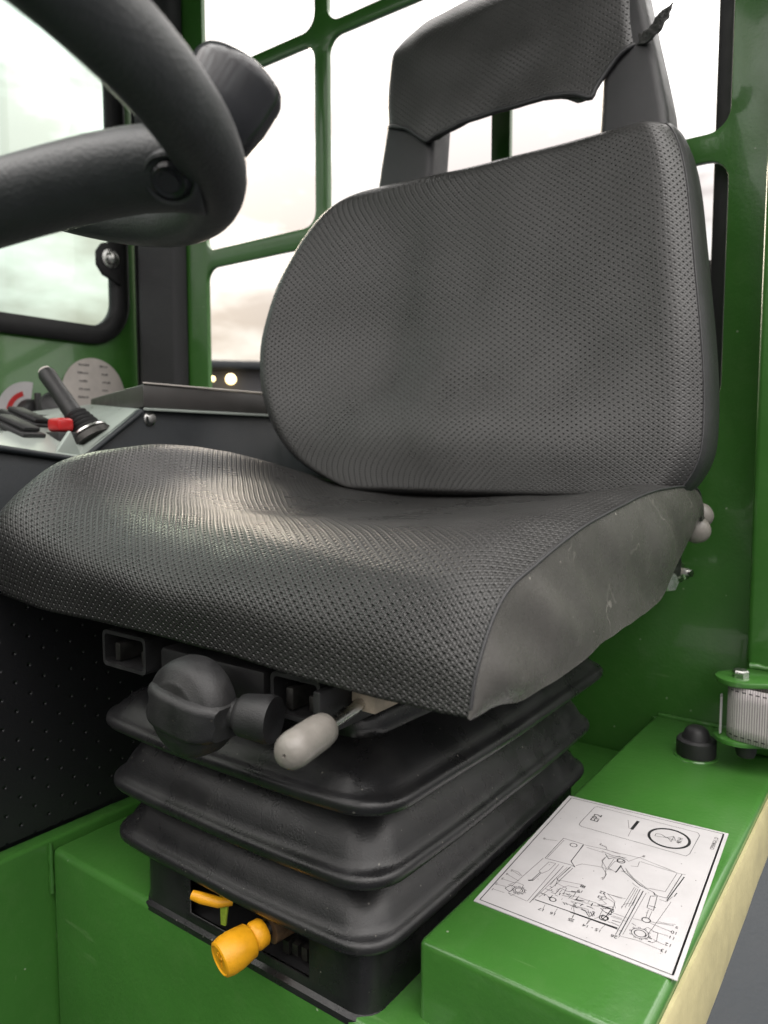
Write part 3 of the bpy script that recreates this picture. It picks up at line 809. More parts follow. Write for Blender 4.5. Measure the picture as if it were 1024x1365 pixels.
lk = thing('black_handle', (-1.02, 0.50, 0.028), 'low black handle at the far left of the switch panel', 'handle')
box('bar', -1.055, -0.995, 0.455, 0.535, 0.020, 0.048, 'plastic', 0.009, 3, lk)
box('foot', -1.12, -1.05, 0.52, 0.64, 0.035, 0.052, 'plastic', 0.005, 2, lk)
rl = thing('round_label', (-1.379, 0.895, 0.08), 'round cream label on the green wall behind the console', 'label')
lathe('disc', [(0, 0), (0.070, 0), (0.070, 0.0015), (0, 0.0015)], (XL + 0.0015, 0.890, 0.115), (1, 0, 0), 'cream', rl, 48)
bm = bmesh.new()
for k in range(5):
    for s in range(2):
        y0 = 0.853 + 0.05 * s + random.uniform(0, .006); z = 0.168 - 0.016 * k
        for c_ in range(random.randint(3, 6)):
            bm_box(bm, XL + 0.0032, XL + 0.0036, y0 + c_ * .0048, y0 + c_ * .0048 + random.uniform(.0022, .0036), z, z + random.uniform(.0028, .0042))
own(from_bm('print', bm, 'ink_grey', None, False), rl)['kind'] = 'stuff'

# ================================================================ operator seat
seat = thing('operator_seat', (-0.45, 0.60, -0.41), 'black vinyl suspension seat with perforated cushions, headrest and rubber bellows', 'seat')

# cushion control net: column X, then (Y, z) from the rear tuck over the top to the hem
YS = [0.868, 0.835, 0.70, 0.56, 0.45, 0.395]
net = [
    (-0.752, [-.125, -.10, -.085, -.075, -.080, -.092], (.372, -.115), (.368, -.141)),
    (-0.738, [-.105, -.070, -.040, -.022, -.030, -.050], (.355, -.088), (.358, -.138)),
    (-0.695, [-.095, -.054, -.016, .0065, -.001, -.021], (.348, -.070), (.354, -.138)),
    (-0.630, [-.095, -.054, -.044, -.034, -.036, -.048], (.352, -.085), (.354, -.141)),
    (-0.520, [-.095, -.054, -.062, -.062, -.057, -.066], (.354, -.100), (.357, -.142)),
    (-0.400, [-.095, -.053, -.059, -.060, -.058, -.069], (.358, -.106), (.358, -.146)),
    (-0.300, [-.090, -.047, -.049, -.051, -.057, -.071], (.362, -.110), (.358, -.149)),
    (-0.238, [-.085, -.040, -.035, -.042, -.057, -.076], (.364, -.114), (.357, -.149)),
    (-0.202, [-.078, -.040, -.037, -.049, -.069, -.086], (.366, -.118), (.355, -.147)),
]
colsP = []
for X, zs, pf, ph in net:
    ctrl = [(X, y, z) for y, z in zip(YS, zs)] + [(X, pf[0], pf[1]), (X, ph[0], ph[1])]
    colsP.append(catmull(ctrl, 91))
NU = 90
G = []
for i in range(91):
    row = catmull([c[i] for c in colsP], NU + 1)
    G.append(row)
# the hem turns under
hem = [tuple((x, y + 0.006, z - 0.0012)) for x, y, z in G[-1]]
G.append(hem); G.append([(x, y + 0.03, z + 0.004) for x, y, z in hem])
def wav(p, s=9.0, a=0.0025):
    return a * noise.noise(Vector(p) * s)
G = [[(x, y, z + wav((x, y, z)) + wav((x + 3, y, z), 26, 0.0008)) for x, y, z in row] for row in G]
cush = grid_obj('seat_cushion', G, 'vinyl', seat, flip=True)

# smooth right side panel
seam = [G[i][NU] for i in range(0, 91)]
bot_ctrl = [(-0.205, .880, -.0720), (-0.205, .860, -.079), (-0.204, .825, -.094), (-0.202, .775, -.111), (-0.199, .715, -.136), (-0.196, .645, -.141), (-0.194, .565, -.143), (-0.194, .485, -.150), (-0.197, .415, -.1525), (-0.200, .385, -.1500), (-0.2025, .3565, -.1505)]
bot = catmull(bot_ctrl, 91)
SP = []
for r_ in range(15):
    t = r_ / 14
    row = []
    for i, (a, b) in enumerate(zip(seam, bot)):
        p = Vector(a).lerp(Vector(b), t)
        bul = 0.005 * math.sin(PI * min(1, t * 1.05)) ** 0.8 * min(1, i / 12) * min(1, (90 - i) / 10 + 0.15)
        fold = 0.0085 * noise.noise(Vector((p.y * 11 + p.z * 14, p.z * 7, 3.1))) + 0.0040 * noise.noise(Vector((p.y * 30 + p.z * 26, p.z * 14, 7.7)))
        row.append((p.x + bul + fold * math.sin(PI * t), p.y, p.z + (0.0025 * noise.noise(Vector((p.y * 25, 0, 5))) if r_ == 14 else 0)))
    SP.append(row)
grid_obj('cushion_side', SP, 'leather', seat, flip=True)
# piping along the seam
tube('seam_piping', [(x + 0.0006, y, z + 0.0004) for x, y, z in seam[6:89:2]], 0.0012, 'leather_dark', seat, 8)
# inner skirt and pan under the cushion
prism('seat_pan', [(0.40, -0.135), (0.84, -0.115), (0.84, -0.145), (0.40, -0.160)], 'x', -0.70, -0.235, 'plastic', 0.004, seat)
prism('skirt_flap', [(0.58, -0.142), (0.70, -0.120), (0.785, -0.118), (0.770, -0.146), (0.735, -0.163), (0.68, -0.162), (0.60, -0.150)], 'x', -0.229, -0.2265, 'leather_dark', 0.0006, seat)

# backrest
outl = [(-.056, -.585, -.255), (-.0505, -.622, -.228), (-.043, -.652, -.209), (-.0225, -.708, -.195), (0.0, -.748, -.1885), (.033, -.783, -.1885), (.0776, -.812, -.192), (.123, -.8266, -.198), (.168, -.829, -.2055), (.233, -.813, -.2165), (.285, -.787, -.226), (.322, -.757, -.236), (.345, -.724, -.2465), (.358, -.684, -.259), (.364, -.638, -.282)]
outl = catmull(outl, 60)
NB = 72
BG = []
for iz, (z, xl, xr) in enumerate(outl):
    row = []
    tz = (z + .056) / .42
    for j in range(NB + 1):
        u = j / NB
        x = xl + (xr - xl) * u
        y = 0.772 + 0.205 * z
        hb_ = math.sin(PI * max(0, min(1, tz * 0.9 + 0.05)))
        wl = max(0, (0.42 - u) / 0.42) ** 1.7
        wr2 = max(0, (u - 0.66) / 0.34) ** 2.2
        y += 0.016 * hb_                                     # hollow of the back
        y -= 0.022 * hb_ * wr2                               # right wing
        x += 0.043 * hb_ * wl                                # left wing comes forward
        y -= (0.062 * hb_) * wl
        y -= 0.020 * math.exp(-((tz - 0.18) / 0.16) ** 2) * math.sin(PI * u)      # lumbar roll
        # rounded shoulder near the outline
        e = min(1, min(u, 1 - u) / 0.055) if u < 0.5 else min(1, (1 - u) / 0.045)
        y += 0.020 * (1 - e) ** 2.2
        eb = min(1, iz / 8); et = min(1, (59 - iz) / 9)
        y += 0.024 * (1 - eb) ** 2 + 0.030 * (1 - et) ** 2
        y += wav((x, y, z + 5), 11, 0.003)
        row.append((x, y, z))
    BG.append(row)
back = grid_obj('backrest', BG, 'vinyl_back', seat)
# shell round the backrest
loop = [BG[0][j] for j in range(NB + 1)] + [BG[i][NB] for i in range(1, 60)] + [BG[59][j] for j in range(NB - 1, -1, -1)] + [BG[i][0] for i in range(58, 0, -1)]
cx, cz = -0.51, 0.155
bm = bmesh.new()
rings = []
for k, (out, dy) in enumerate([(0.000, 0.0), (0.0045, 0.006), (0.006, 0.022), (0.003, 0.045), (-0.006, 0.068), (-0.022, 0.084), (-0.05, 0.092), (-0.12, 0.094)]):
    ring = []
    for (x, y, z) in loop:
        d = Vector((x - cx, 0, (z - cz) * 1.2)).normalized()
        side = 0.8 + 0.5 * min(1, max(0, (x + .32) / .08))
        ring.append(bm.verts.new((x + d.x * out, y + dy * side, z + d.z * out * 0.8)))
    rings.append(ring)
for A, B in zip(rings, rings[1:]):
    for i in range(len(A)):
        j = (i + 1) % len(A)
        bm.faces.new((A[i], A[j], B[j], B[i]))
bm.faces.new(rings[-1])
own(from_bm('back_shell', bm, 'leather_dark', None, True, 180), seat)
tube('back_piping', [(x + (0.001 if x > -.4 else -.001), y + 0.001, z) for x, y, z in [BG[i][NB] for i in range(3, 57, 2)]], 0.0012, 'leather_dark', seat, 8)

# headrest: two posts and a cloth-covered pad
def post_mesh(name, xs, mat):
    """xs: list of (z, x0, x1)"""
    bm = bmesh.new()
    secs = []
    for z, x0, x1 in xs:
        y = 0.812 + 0.2 * z
        lp = rrect(x0, x1, y - 0.012, y + 0.040, 0.010, 4)
        secs.append([bm.verts.new((p[0], p[1], z)) for p in lp])
    for A, B in zip(secs, secs[1:]):
        for i in range(len(A)):
            j = (i + 1) % len(A)
            bm.faces.new((A[i], A[j], B[j], B[i]))
    bm.faces.new(secs[0]); bm.faces.new(secs[-1])
    return own(from_bm(name, bm, mat, None, True, 60), seat)
post_mesh('headrest_post', [(.33, -.655, -.562), (.40, -.653, -.566), (.46, -.650, -.569), (.56, -.640, -.572)], 'leather_dark')
post_mesh('headrest_post', [(.33, -.332, -.249), (.38, -.333, -.257), (.43, -.335, -.270), (.48, -.338, -.284), (.56, -.345, -.305)], 'leather_dark')
bot_e = [(-.655, .456), (-.635, .452), (-.605, .440), (-.585, .424), (-.571, .414), (-.560, .4175), (-.535, .421), (-.51, .4245), (-.47, .426), (-.44, .4235), (-.41, .424), (-.385, .422), (-.36, .417), (-.343, .408), (-.338, .421), (-.321, .445), (-.306, .458), (-.290, .468)]
top_e = [(-.648, .578), (-.640, .594), (-.622, .603), (-.600, .609), (-.55, .612), (-.48, .614), (-.40, .612), (-.345, .607), (-.325, .598)]
left_e = catmull([(.456, -.655), (.50, -.660), (.53, -.6595), (.555, -.656), (.578, -.648)], 24)
right_e = catmull([(.468, -.290), (.50, -.297), (.54, -.305), (.575, -.313), (.598, -.325)], 24)
be = catmull(bot_e, 49)
te = catmull(top_e, 49)
HG = []
for i in range(24):
    t = i / 23
    zl, xl = left_e[i]
    zr, xr = right_e[i]
    row = []
    for j in range(49):
        u = j / 48
        b = be[j]; tp = te[j]
        # Coons patch
        lx, lz = (1 - u) * xl + u * xr, (1 - u) * zl + u * zr
        vx, vz = (1 - t) * b[0] + t * tp[0], (1 - t) * b[1] + t * tp[1]
        c00, c10, c01, c11 = be[0], be[-1], te[0], te[-1]
        bx = (1 - u) * (1 - t) * c00[0] + u * (1 - t) * c10[0] + (1 - u) * t * c01[0] + u * t * c11[0]
        bz = (1 - u) * (1 - t) * c00[1] + u * (1 - t) * c10[1] + (1 - u) * t * c01[1] + u * t * c11[1]
        x, z = lx + vx - bx, lz + vz - bz
        y = 0.797 + 0.2 * z - 0.008 * math.sin(PI * u) ** 0.7
        e = min(1, min(u, 1 - u) / 0.07)
        y += 0.018 * (1 - e) ** 2
        et = min(1, (23 - i) / 7)
        y += 0.026 * (1 - et) ** 2
        y += wav((x, y, z), 16, 0.004)
        jag = 0.0010 * noise.noise(Vector((x * 70, 1.3, 0))) * max(0, 1 - t * 6)
        row.append((x, y, z + jag))
    HG.append(row)
grid_obj('headrest', HG, 'vinyl_head', seat, uv=lambda i, j: (HG[i][j][0], HG[i][j][2] * 1.02))
loop = [HG[0][j] for j in range(49)] + [HG[i][48] for i in range(1, 24)] + [HG[23][j] for j in range(47, -1, -1)] + [HG[i][0] for i in range(22, 0, -1)]
bm = bmesh.new()
rings = []
for out, dy in [(0, 0), (0.003, 0.008), (0.003, 0.035), (-0.004, 0.055), (-0.02, 0.066)]:
    ring = []
    for (x, y, z) in loop:
        d = Vector((x + .47, 0, z - .52)).normalized()
        lowmid = z < 0.47
        ring.append(bm.verts.new((x + d.x * out, y + (dy if not lowmid else dy * 0.12), z + (d.z * out if not lowmid else 0))))
    rings.append(ring)
for A, B in zip(rings, rings[1:]):
    for i in range(len(A)):
        j = (i + 1) % len(A)
        bm.faces.new((A[i], A[j], B[j], B[i]))
own(from_bm('headrest_cover', bm, 'vinyl_head', None, True, 180), seat)
tube('headrest_hem', [(x, y + 0.002, z) for x, y, z in HG[0]], 0.0032, 'leather_dark', seat, 10)
prism('headrest_core', [(0.912, 0.470), (0.925, 0.570), (0.965, 0.570), (0.945, 0.470)], 'x', -0.61, -0.35, 'leather_dark', 0.004, seat)
# torn strap at the right of the headrest
strap = [(-.300, .900, .470), (-.288, .893, .465), (-.277, .888, .466), (-.2695, .886, .472), (-.265, .887, .480), (-.262, .888, .487)]
st = catmull(strap, 24)
G = []
for i in range(24):
    t = i / 23
    wd = 0.0105 - 0.002 * t + 0.003 * noise.noise(Vector((t * 9, 2, 2)))
    x, y, z = st[i]
    a = R(80 - 75 * t)
    G.append([(x - k * math.cos(a) * wd, y + 0.006 * abs(k) * k + 0.003 * noise.noise(Vector((t * 12, k, 0))), z + k * math.sin(a) * wd + (0.004 * noise.noise(Vector((k * 9, 1, 1))) if i > 20 else 0)) for k in (-1, -.5, 0, .5, 1)])
so = grid_obj('strap', G, 'vinyl_head', seat)
m = so.modifiers.new('thickness', 'SOLIDIFY'); m.thickness = 0.0022

# rubber bellows
def ring_pts(x0, x1, y0, y1, r, n=7, mid=14):
    """rounded rectangle with extra points along the sides, starting at front-left going right"""
    base = []
    for cx_, cy_, a0 in ((x1 - r, y0 + r, 270), (x1 - r, y1 - r, 0), (x0 + r, y1 - r, 90), (x0 + r, y0 + r, 180)):
        for k in range(n + 1):
            a = R(a0 + 90 * k / n)
            base.append((cx_ + r * math.cos(a), cy_ + r * math.sin(a)))
    out = []
    N = len(base)
    for i in range(N):
        a, b = base[i], base[(i + 1) % N]
        out.append(a)
        if math.hypot(a[0] - b[0], a[1] - b[1]) > 0.1:
            for k in range(1, mid):
                out.append((a[0] + (b[0] - a[0]) * k / mid, a[1] + (b[1] - a[1]) * k / mid))
    return out
# z, x0, x1, y0, y1, corner radius
def fold(zl, x0, x1, y0, y1, r, up):
    """one fold: rolled lip at zl, then a slope rising to the groove under the next fold"""
    o = []
    for dz, g in ((-.0110, -.030), (-.0105, -.008), (-.0065, -.0012), (-.0025, 0), (.0015, -.0006), (.0038, -.0035), (.0050, -.0075)):
        o.append((zl + dz, x0 - g, x1 + g, y0 - g, y1 + g, max(.012, r + g * .6)))
    for t, g in ((.25, -.0120), (.5, -.0200), (.78, -.0320), (.95, -.0450)):
        o.append((zl + .005 + (up - .0155) * t, x0 - g, x1 + g, y0 - g, y1 + g, max(.012, r + g * .5)))
    return o
bel = fold(-.352, -.6120, -.2950, .3910, .806, .034, .055)
bel += fold(-.297, -.6080, -.2870, .3830, .800, .036, .061)
bel += fold(-.236, -.6030, -.2750, .3730, .806, .038, .040)
bel += [(-.2040, -.545, -.318, .412, .757, .028), (-.1930, -.542, -.320, .415, .754, .026), (-.1885, -.536, -.326, .421, .748, .022), (-.1870, -.52, -.36, .455, .73, .018)]
bm = bmesh.new()
rings = []
for z, x0, x1, y0, y1, r in bel:
    pts = ring_pts(x0, x1, y0, y1, r)
    ring = []
    for (x, y) in pts:
        # moulded rubber: sides sag a little between the corners, corners lift
        tx = (x - x0) / (x1 - x0); ty = (y - y0) / (y1 - y0)
        sag = 0.0045 * (math.sin(PI * tx) if min(ty, 1 - ty) < 0.05 else 0) + 0.0040 * (math.sin(PI * ty) if min(tx, 1 - tx) < 0.05 else 0)
        k = 1
        ring.append(bm.verts.new((x, y, z - k * sag * 0.8 + k * 0.0012 * noise.noise(Vector((x * 12, y * 12, z * 20))))))
    rings.append(ring)
for A, B in zip(rings, rings[1:]):
    for i in range(len(A)):
        j = (i + 1) % len(A)
        bm.faces.new((A[i], A[j], B[j], B[i]))
bm.faces.new(rings[-1])
bel_o = from_bm('bellows', bm, 'bellows', None, True, 60)
ss = bel_o.modifiers.new('smooth', 'SUBSURF'); ss.levels = 1; ss.render_levels = 1
own(bel_o, seat)
# raised pads moulded into the top fold
def pad(name, x0, x1, y0, y1, z, h, tilt=0):
    bm = bmesh.new()
    lp = rrect(x0, x1, y0, y1, 0.010, 5)
    A = [bm.verts.new((p[0], p[1], z)) for p in lp]
    mx, my = (x0 + x1) / 2, (y0 + y1) / 2
    B = [bm.verts.new((mx + (p[0] - mx) * .95, my + (p[1] - my) * .92, z + h)) for p in lp]
    for i in range(len(A)):
        j = (i + 1) % len(A)
        bm.faces.new((A[i], A[j], B[j], B[i]))
    bm.faces.new(B)
    o = from_bm(name, bm, 'bellows', None, True, 50)
    o.data.transform(Matrix.Translation((mx, my, z)) @ Matrix.Rotation(tilt, 4, 'X') @ Matrix.Translation((-mx, -my, -z)))
    return own(o, seat)
pad('bellows_pad', -.366, -.306, .384, .409, -.2320, .0035, R(12))
t_ = text_mesh('bellows_mark', 'VB', 0.016, 'bellows', (-.336, .3965, -.2282), Matrix.Rotation(R(12), 4, 'X'), seat)
pad('bellows_pad', -.562, -.507, .388, .409, -.2310, .0035, R(14))

# base under the bellows with the opening for the levers
X0, X1, Y0, Y1 = -.5720, -.3090, .4035, .790
ox0, ox1, oz0, oz1 = -.505, -.366, -.4025, -.360
def base_loop(g, r):
    """rounded rect with the two opening edges as explicit points"""
    pts = []
    x0, x1, y0, y1 = X0 - g, X1 + g, Y0 - g, Y1 + g
    pts += [(ox0, y0), (ox1, y0)]
    for cx_, cy_, a0 in ((x1 - r, y0 + r, 270), (x1 - r, y1 - r, 0), (x0 + r, y1 - r, 90), (x0 + r, y0 + r, 180)):
        for k in range(6):
            a = R(a0 + 90 * k / 5)
            pts.append((cx_ + r * math.cos(a), cy_ + r * math.sin(a)))
    return pts
bm = bmesh.new()
levels = [(-.4200, .0045, .020), (-.4160, .0055, .021), (-.4120, .0045, .020), (-.4095, .001, .018), (oz0, 0, .017), (oz1 - .002, 0, .017), (-.350, -.001, .017)]
rings = [[bm.verts.new((p[0], p[1], z)) for p in base_loop(g, r)] for z, g, r in levels]
for li, (A, B) in enumerate(zip(rings, rings[1:])):
    for i in range(len(A)):
        j = (i + 1) % len(A)
        if i == 0 and li >= 4:
            continue
        bm.faces.new((A[i], A[j], B[j], B[i]))
b_o = from_bm('base_cover', bm, 'bellows', None, True, 35)
m = b_o.modifiers.new('thickness', 'SOLIDIFY'); m.thickness = 0.003; m.offset = -1
own(b_o, seat)
box('base_floor', -.562, -.324, .409, .780, -.4098, -.4070, 'rubber', .0008, 1, seat)
box('mechanism', -.545, -.33, .440, .60, -.408, -.350, 'rubber', 0.003, 2, seat)
lathe('pivot_tube', [(0, 0), (0.011, 0), (0.011, 0.028), (0.013, 0.03), (0.013, 0.06), (0, 0.06)], (-.408, .404, -.380), (0.25, 1, 0.1), 'rust', seat, 20)
bm = bmesh.new()
for k in range(5):
    bm_box(bm, -.402 + k * .009, -.396 + k * .009, .4125 + .001 * k, .420, -.4005 + .0015 * (k % 2), -.390)
own(from_bm('spring_clip', bm, 'steel_dark', None, False), seat)

# yellow release knob, and the small yellow lever behind it
kd = Vector((-0.26, -1.0, -0.20)).normalized()
ks = Vector((-.4110, .4010, -.3795))
lathe('release_knob', [(0, 0.000), (.0092, 0.000), (.0108, 0.002), (.0113, .009), (.0102, .0112), (.0132, .0140), (.0150, .027), (.0149, .0345), (.0136, .0395), (.0118, .0405), (.0108, .0396), (0, .0393)], ks, kd, 'yellow', seat, 36)
# moulded arrow on the end of the knob
bm = bmesh.new()
fm = Matrix.Translation(ks + kd * .0391) @ frame_z(kd)
for x0, x1, y0, y1, rz in ((-.0009, .0009, -.0065, .0065, 0), (-.0009, .0009, -.001, .0055, 40), (-.0009, .0009, -.001, .0055, -40)):
    bm_box(bm, x0, x1, y0, y1, 0, .0010, fm @ Matrix.Translation((0, -.001 if rz else 0, 0)) @ Matrix.Rotation(R(rz), 4, 'Z'))
own(from_bm('knob_mark', bm, 'yellow', None, False), seat)
lathe('knob_stem', [(0, -0.03), (.006, -0.03), (.006, .001), (0, .001)], ks, kd, 'steel_dark', seat, 16)
tube('release_lever', [(-.487, .392, -.3735), (-.479, .395, -.3750), (-.466, .402, -.3775), (-.459, .411, -.3785)], [.0040, .0048, .0045, .0035], 'yellow', seat, 14)
prism('lever_plate', [(-.4715, -.364), (-.4615, -.363), (-.4595, -.371), (-.4645, -.401), (-.4705, -.402)], 'y', .4075, .4095, 'lime', 0.0005, seat)

# slide rails: open-ended C channels
def channel(name, x0, x1, z0, z1, y0, y1):
    bm = bmesh.new()
    th = .0032
    out = rrect(x0, x1, z0, z1, .005, 3)
    inn = rrect(x0 + th, x1 - th, z0 + th, z1 - th, .003, 3)
    L4 = []
    for lp, y in ((out, y1), (out, y0), (inn, y0), (inn, y1)):
        L4.append([bm.verts.new((p[0], y, p[1])) for p in lp])
    for A, B in zip(L4, L4[1:]):
        for i in range(len(A)):
            j = (i + 1) % len(A)
            bm.faces.new((A[i], A[j], B[j], B[i]))
    o = own(from_bm(name, bm, 'plastic', None, True, 40), seat)
    box('slide', x0 + .009, x0 + .016, y0 + .006, y1, z0 + th + .001, z1 - .012, 'steel_dark', .001, 2, o)
    box('slide', x1 - .020, x1 - .015, y0 + .010, y1, z0 + th + .001, z1 - .016, 'steel_dark', .001, 2, o)
    return o
channel('slide_rail', -.575, -.515, -.1855, -.154, .372, .82)
channel('slide_rail', -.372, -.325, -.187, -.155, .372, .82)
box('rail_carrier', -.505, -.385, .378, .80, -.187, -.160, 'plastic', .004, 2, seat)
box('shim', -.3165, -.296, .394, .43, -.178, -.152, 'beige', .0015, 2, seat)
box('rail_bracket', -.3235, -.3170, .362, .45, -.190, -.158, 'plastic', .0015, 2, seat)

# weight adjuster knob
kc = Vector((-.417, .343, -.181))
kx = Matrix.Translation(kc) @ Matrix.Rotation(R(2), 4, 'Z') @ Matrix.Rotation(R(9), 4, 'Y')
bm = bmesh.new()
prof = [(0, -.0225), (.0200, -.0225), (.0225, -.0215), (.0235, -.0205), (.0290, -.0190), (.0330, -.0150), (.0352, -.0080), (.0357, .002), (.034, .007), (0, .007)]
bm_lathe(bm, prof, 48, kx @ frame_z((0, 1, 0)), False)
own(from_bm('adjuster_knob', bm, 'plastic', None, True, 50), seat)
bm = bmesh.new()
nb = 20
secs = []
for i in range(nb + 1):
    t = -1 + 2 * i / nb
    x = .0015 + t * .0335
    yb = -.0290 + .010 * t ** 4 + .002 * t * t
    hw = .0135 - .003 * t ** 4
    secs.append([bm.verts.new(kx @ Vector(v)) for v in ((x, .006, hw + .002), (x, yb + .004, hw + .001), (x, yb + .001, hw - .0012), (x, yb, hw - .004), (x, yb + .0025, 0), (x, yb, -hw + .004), (x, yb + .001, -hw + .0012), (x, yb + .004, -hw - .001), (x, .006, -hw - .002))])
for A, B in zip(secs, secs[1:]):
    for i in range(9):
        bm.faces.new((A[i], A[(i + 1) % 9], B[(i + 1) % 9], B[i]))
bm.faces.new(secs[0]); bm.faces.new(secs[-1])
own(from_bm('knob_grip', bm, 'plastic', None, True, 40), seat)
lathe('adjuster_axle', [(0, 0), (.0105, 0), (.0105, .010), (.0140, .013), (.0150, .016), (.0168, .034), (.0160, .038), (.012, .0375), (0, .036)], kc + Vector((.026, .004, -.001)), (1, .30, -.04), 'plastic', seat, 32)

# slide lever with grey cap
c0, c1 = Vector((-.3035, .352, -.1755)), Vector((-.2915, .302, -.1740))
ld = (c1 - c0).normalized(); ll = (c1 - c0).length
lathe('lever_cap', [(0, 0), (.0085, 0), (.0105, .003), (.0112, .010), (.0114, ll - .012), (.0105, ll - .006), (.0080, ll - .0018), (.004, ll), (.0011, ll + .0004), (.0009, ll - .003), (0, ll - .003)], c0, ld, 'grey_cap', seat, 32, 70)
tube('slide_lever', [c0 + ld * .004, c0 - ld * .012, (-.309, .40, -.172), (-.313, .47, -.170)], .0045, 'zinc', seat, 12)

# recline levers and bolts at the rear right
rk = Vector((-.224, .885, -.083))
lathe('recline_lever_cap', [(0, 0), (.012, 0), (.0145, .006), (.0150, .020), (.013, .027), (.008, .031), (0, .0325)], (-.2215, .898, -.0880), (.55, -.83, -.06), 'grey_cap', seat, 28, 70)
lathe('recline_lever_cap', [(0, 0), (.012, 0), (.0140, .006), (.0145, .016), (.012, .023), (.006, .027), (0, .0275)], (-.2225, .918, -.0740), (.6, -.78, -.05), 'grey_cap', seat, 28, 70)
box('recline_bracket', -.256, -.238, .80, .93, -.150, -.05, 'plastic', .003, 2, seat)
box('back_hinge', -.245, -.222, .83, .905, -.078, .02, 'plastic', .006, 2, seat)
hexbolt('hinge_bolt', (-.2400, .862, -.1470), (1, -.5, 0), .0115, .013, 'zinc', seat, False)
hexbolt('hinge_nut', (-.2470, .952, -.1500), (1, -.3, 0), .0080, .010, 'zinc', seat, True)
tube('hinge_pin', [(-.27, .960, -.1500), (-.231, .948, -.1490)], .0045, 'zinc', seat, 12)
tube('hinge_pin', [(-.30, .885, -.1470), (-.238, .861, -.1470)], .006, 'steel_dark', seat, 12)

# ================================================================ steering wheel
wc = Vector((-.4264, .1389, .1985)); wn_ = Vector((.2004, .2443, .9488)).normalized()
e1 = Vector((0, 1, 0)).cross(wn_).normalized(); e2 = wn_.cross(e1)
WR, WT = .1875, .0169
sw = thing('steering_wheel', wc - wn_ * .07, 'black steering wheel with thick rim and spinner knob at upper left', 'steering wheel')
bm = bmesh.new()
bm_tube(bm, [wc + WR * (math.cos(2 * PI * i / 96) * e1 + math.sin(2 * PI * i / 96) * e2) for i in range(96)], WT, 24, True)
own(from_bm('rim', bm, 'wheel', None, True, 180), sw)
hubc = wc - wn_ * .100
for k, ang in enumerate((42, 162, 282)):
    d = math.cos(R(ang)) * e1 + math.sin(R(ang)) * e2
    pts = []
    for i in range(13):
        t = i / 12
        p = hubc + d * (WR - .004) * t + wn_ * (.100 * (.35 * t + .65 * (3 * t * t - 2 * t ** 3)) ** 1.15 - .003)
        pts.append(p)
    bm = bmesh.new()
    bm_tube(bm, pts, [.0275 - .003 * math.sin(PI * i / 12) for i in range(13)], 22, False, 0.72, wn_)
    own(from_bm('spoke', bm, 'wheel', None, True, 180), sw)
lathe('hub', [(0, -.03), (.034, -.03), (.046, -.012), (.048, .010), (.040, .022), (0, .026)], hubc, wn_, 'wheel', sw, 40)
lathe('column', [(0, -.75), (.030, -.75), (.030, -.05), (.024, -.03), (0, -.03)], hubc, wn_, 'plastic', sw, 28)
d42 = math.cos(R(50)) * e1 + math.sin(R(50)) * e2
bs, bdir = Vector((-.2952, .2335, .1262)), Vector((.42, -.56, -.72)).normalized()
lathe('bolt_recess', [(.0130, -.004), (.0130, .0004), (.0118, .0012), (.0104, .0002), (.0100, -.003)], bs, bdir, 'wheel', sw, 32)
lathe('knob_bolt', [(0, -.006), (.0090, -.006), (.0090, .0006), (.0076, .0024), (.0062, .0016), (.0050, .0016), (.0046, .0030), (0, .0030)], bs, bdir, 'gloss', sw, 24, 30)
# spinner knob on top of the rim
sk = wc + d42 * (WR - .014)
lathe('spinner_knob', [(0, .006), (.010, .006), (.011, .016), (.0165, .0195), (.0215, .0275), (.0242, .040), (.0250, .051), (.0254, .0545), (.0254, .0575), (.0240, .061), (.018, .0645), (.008, .0665), (0, .067)], sk, (wn_ + d42 * .05 + Vector((.06, .12, 0))).normalized(), 'gloss', sw, 40, 60)

# ================================================================ instruction sticker on the box
stk = thing('instruction_sticker', (-.2025, .6014, -.3495), 'white instruction sticker with machine drawing on the green box', 'sticker')
SX = Matrix.Translation((-.2025, .6014, -.3495)) @ Matrix.Rotation(math.atan2(.0512, .9987), 4, 'Z')
def s_obj(name, bm, mat):
    bmesh.ops.transform(bm, matrix=SX, verts=bm.verts[:])
    return own(from_bm(name, bm, mat, None, False), stk)
HW, HH = 74.8, 110.0
bm = bmesh.new()
cor = [(-HW - 1, -HH + 3), (HW + 1.6, -HH - 3), (HW - 1.6, HH + 3), (-HW + .2, HH - 3.5)]
A = [bm.verts.new((x / 1000, y / 1000, 0.0004)) for x, y in cor]
B = [bm.verts.new((x / 1000, y / 1000, -0.0002)) for x, y in cor]
bm.faces.new(A); bm.faces.new(B[::-1])
for i in range(4):
    bm.faces.new((A[i], B[i], B[(i + 1) % 4], A[(i + 1) % 4]))
s_obj('sheet', bm, 'white')
ZI = 0.00052
def strip(bm, pts, w, z=ZI):
    w = w / 2000
    for (xa, ya), (xb, yb) in zip(pts, pts[1:]):
        xa, ya, xb, yb = xa / 1000, ya / 1000, xb / 1000, yb / 1000
        L_ = math.hypot(xb - xa, yb - ya)
        if L_ < 1e-6: continue
        nx, ny = -(yb - ya) / L_ * w, (xb - xa) / L_ * w
        bm.faces.new([bm.verts.new(v) for v in ((xa + nx, ya + ny, z), (xa - nx, ya - ny, z), (xb - nx, yb - ny, z), (xb + nx, yb + ny, z))])
def ring(bm, c, r, w, n=40):
    strip(bm, [(c[0] + r * math.cos(2 * PI * k / n), c[1] + r * math.sin(2 * PI * k / n)) for k in range(n + 1)], w)
bm = bmesh.new()
ins = 3.6
q = [(x - math.copysign(ins, x), y - math.copysign(ins, y)) for x, y in cor]
strip(bm, q + [q[0]], .75); strip(bm, [q[1], q[2]], 1.5)
s_obj('border', bm, 'ink')
bm = bmesh.new()
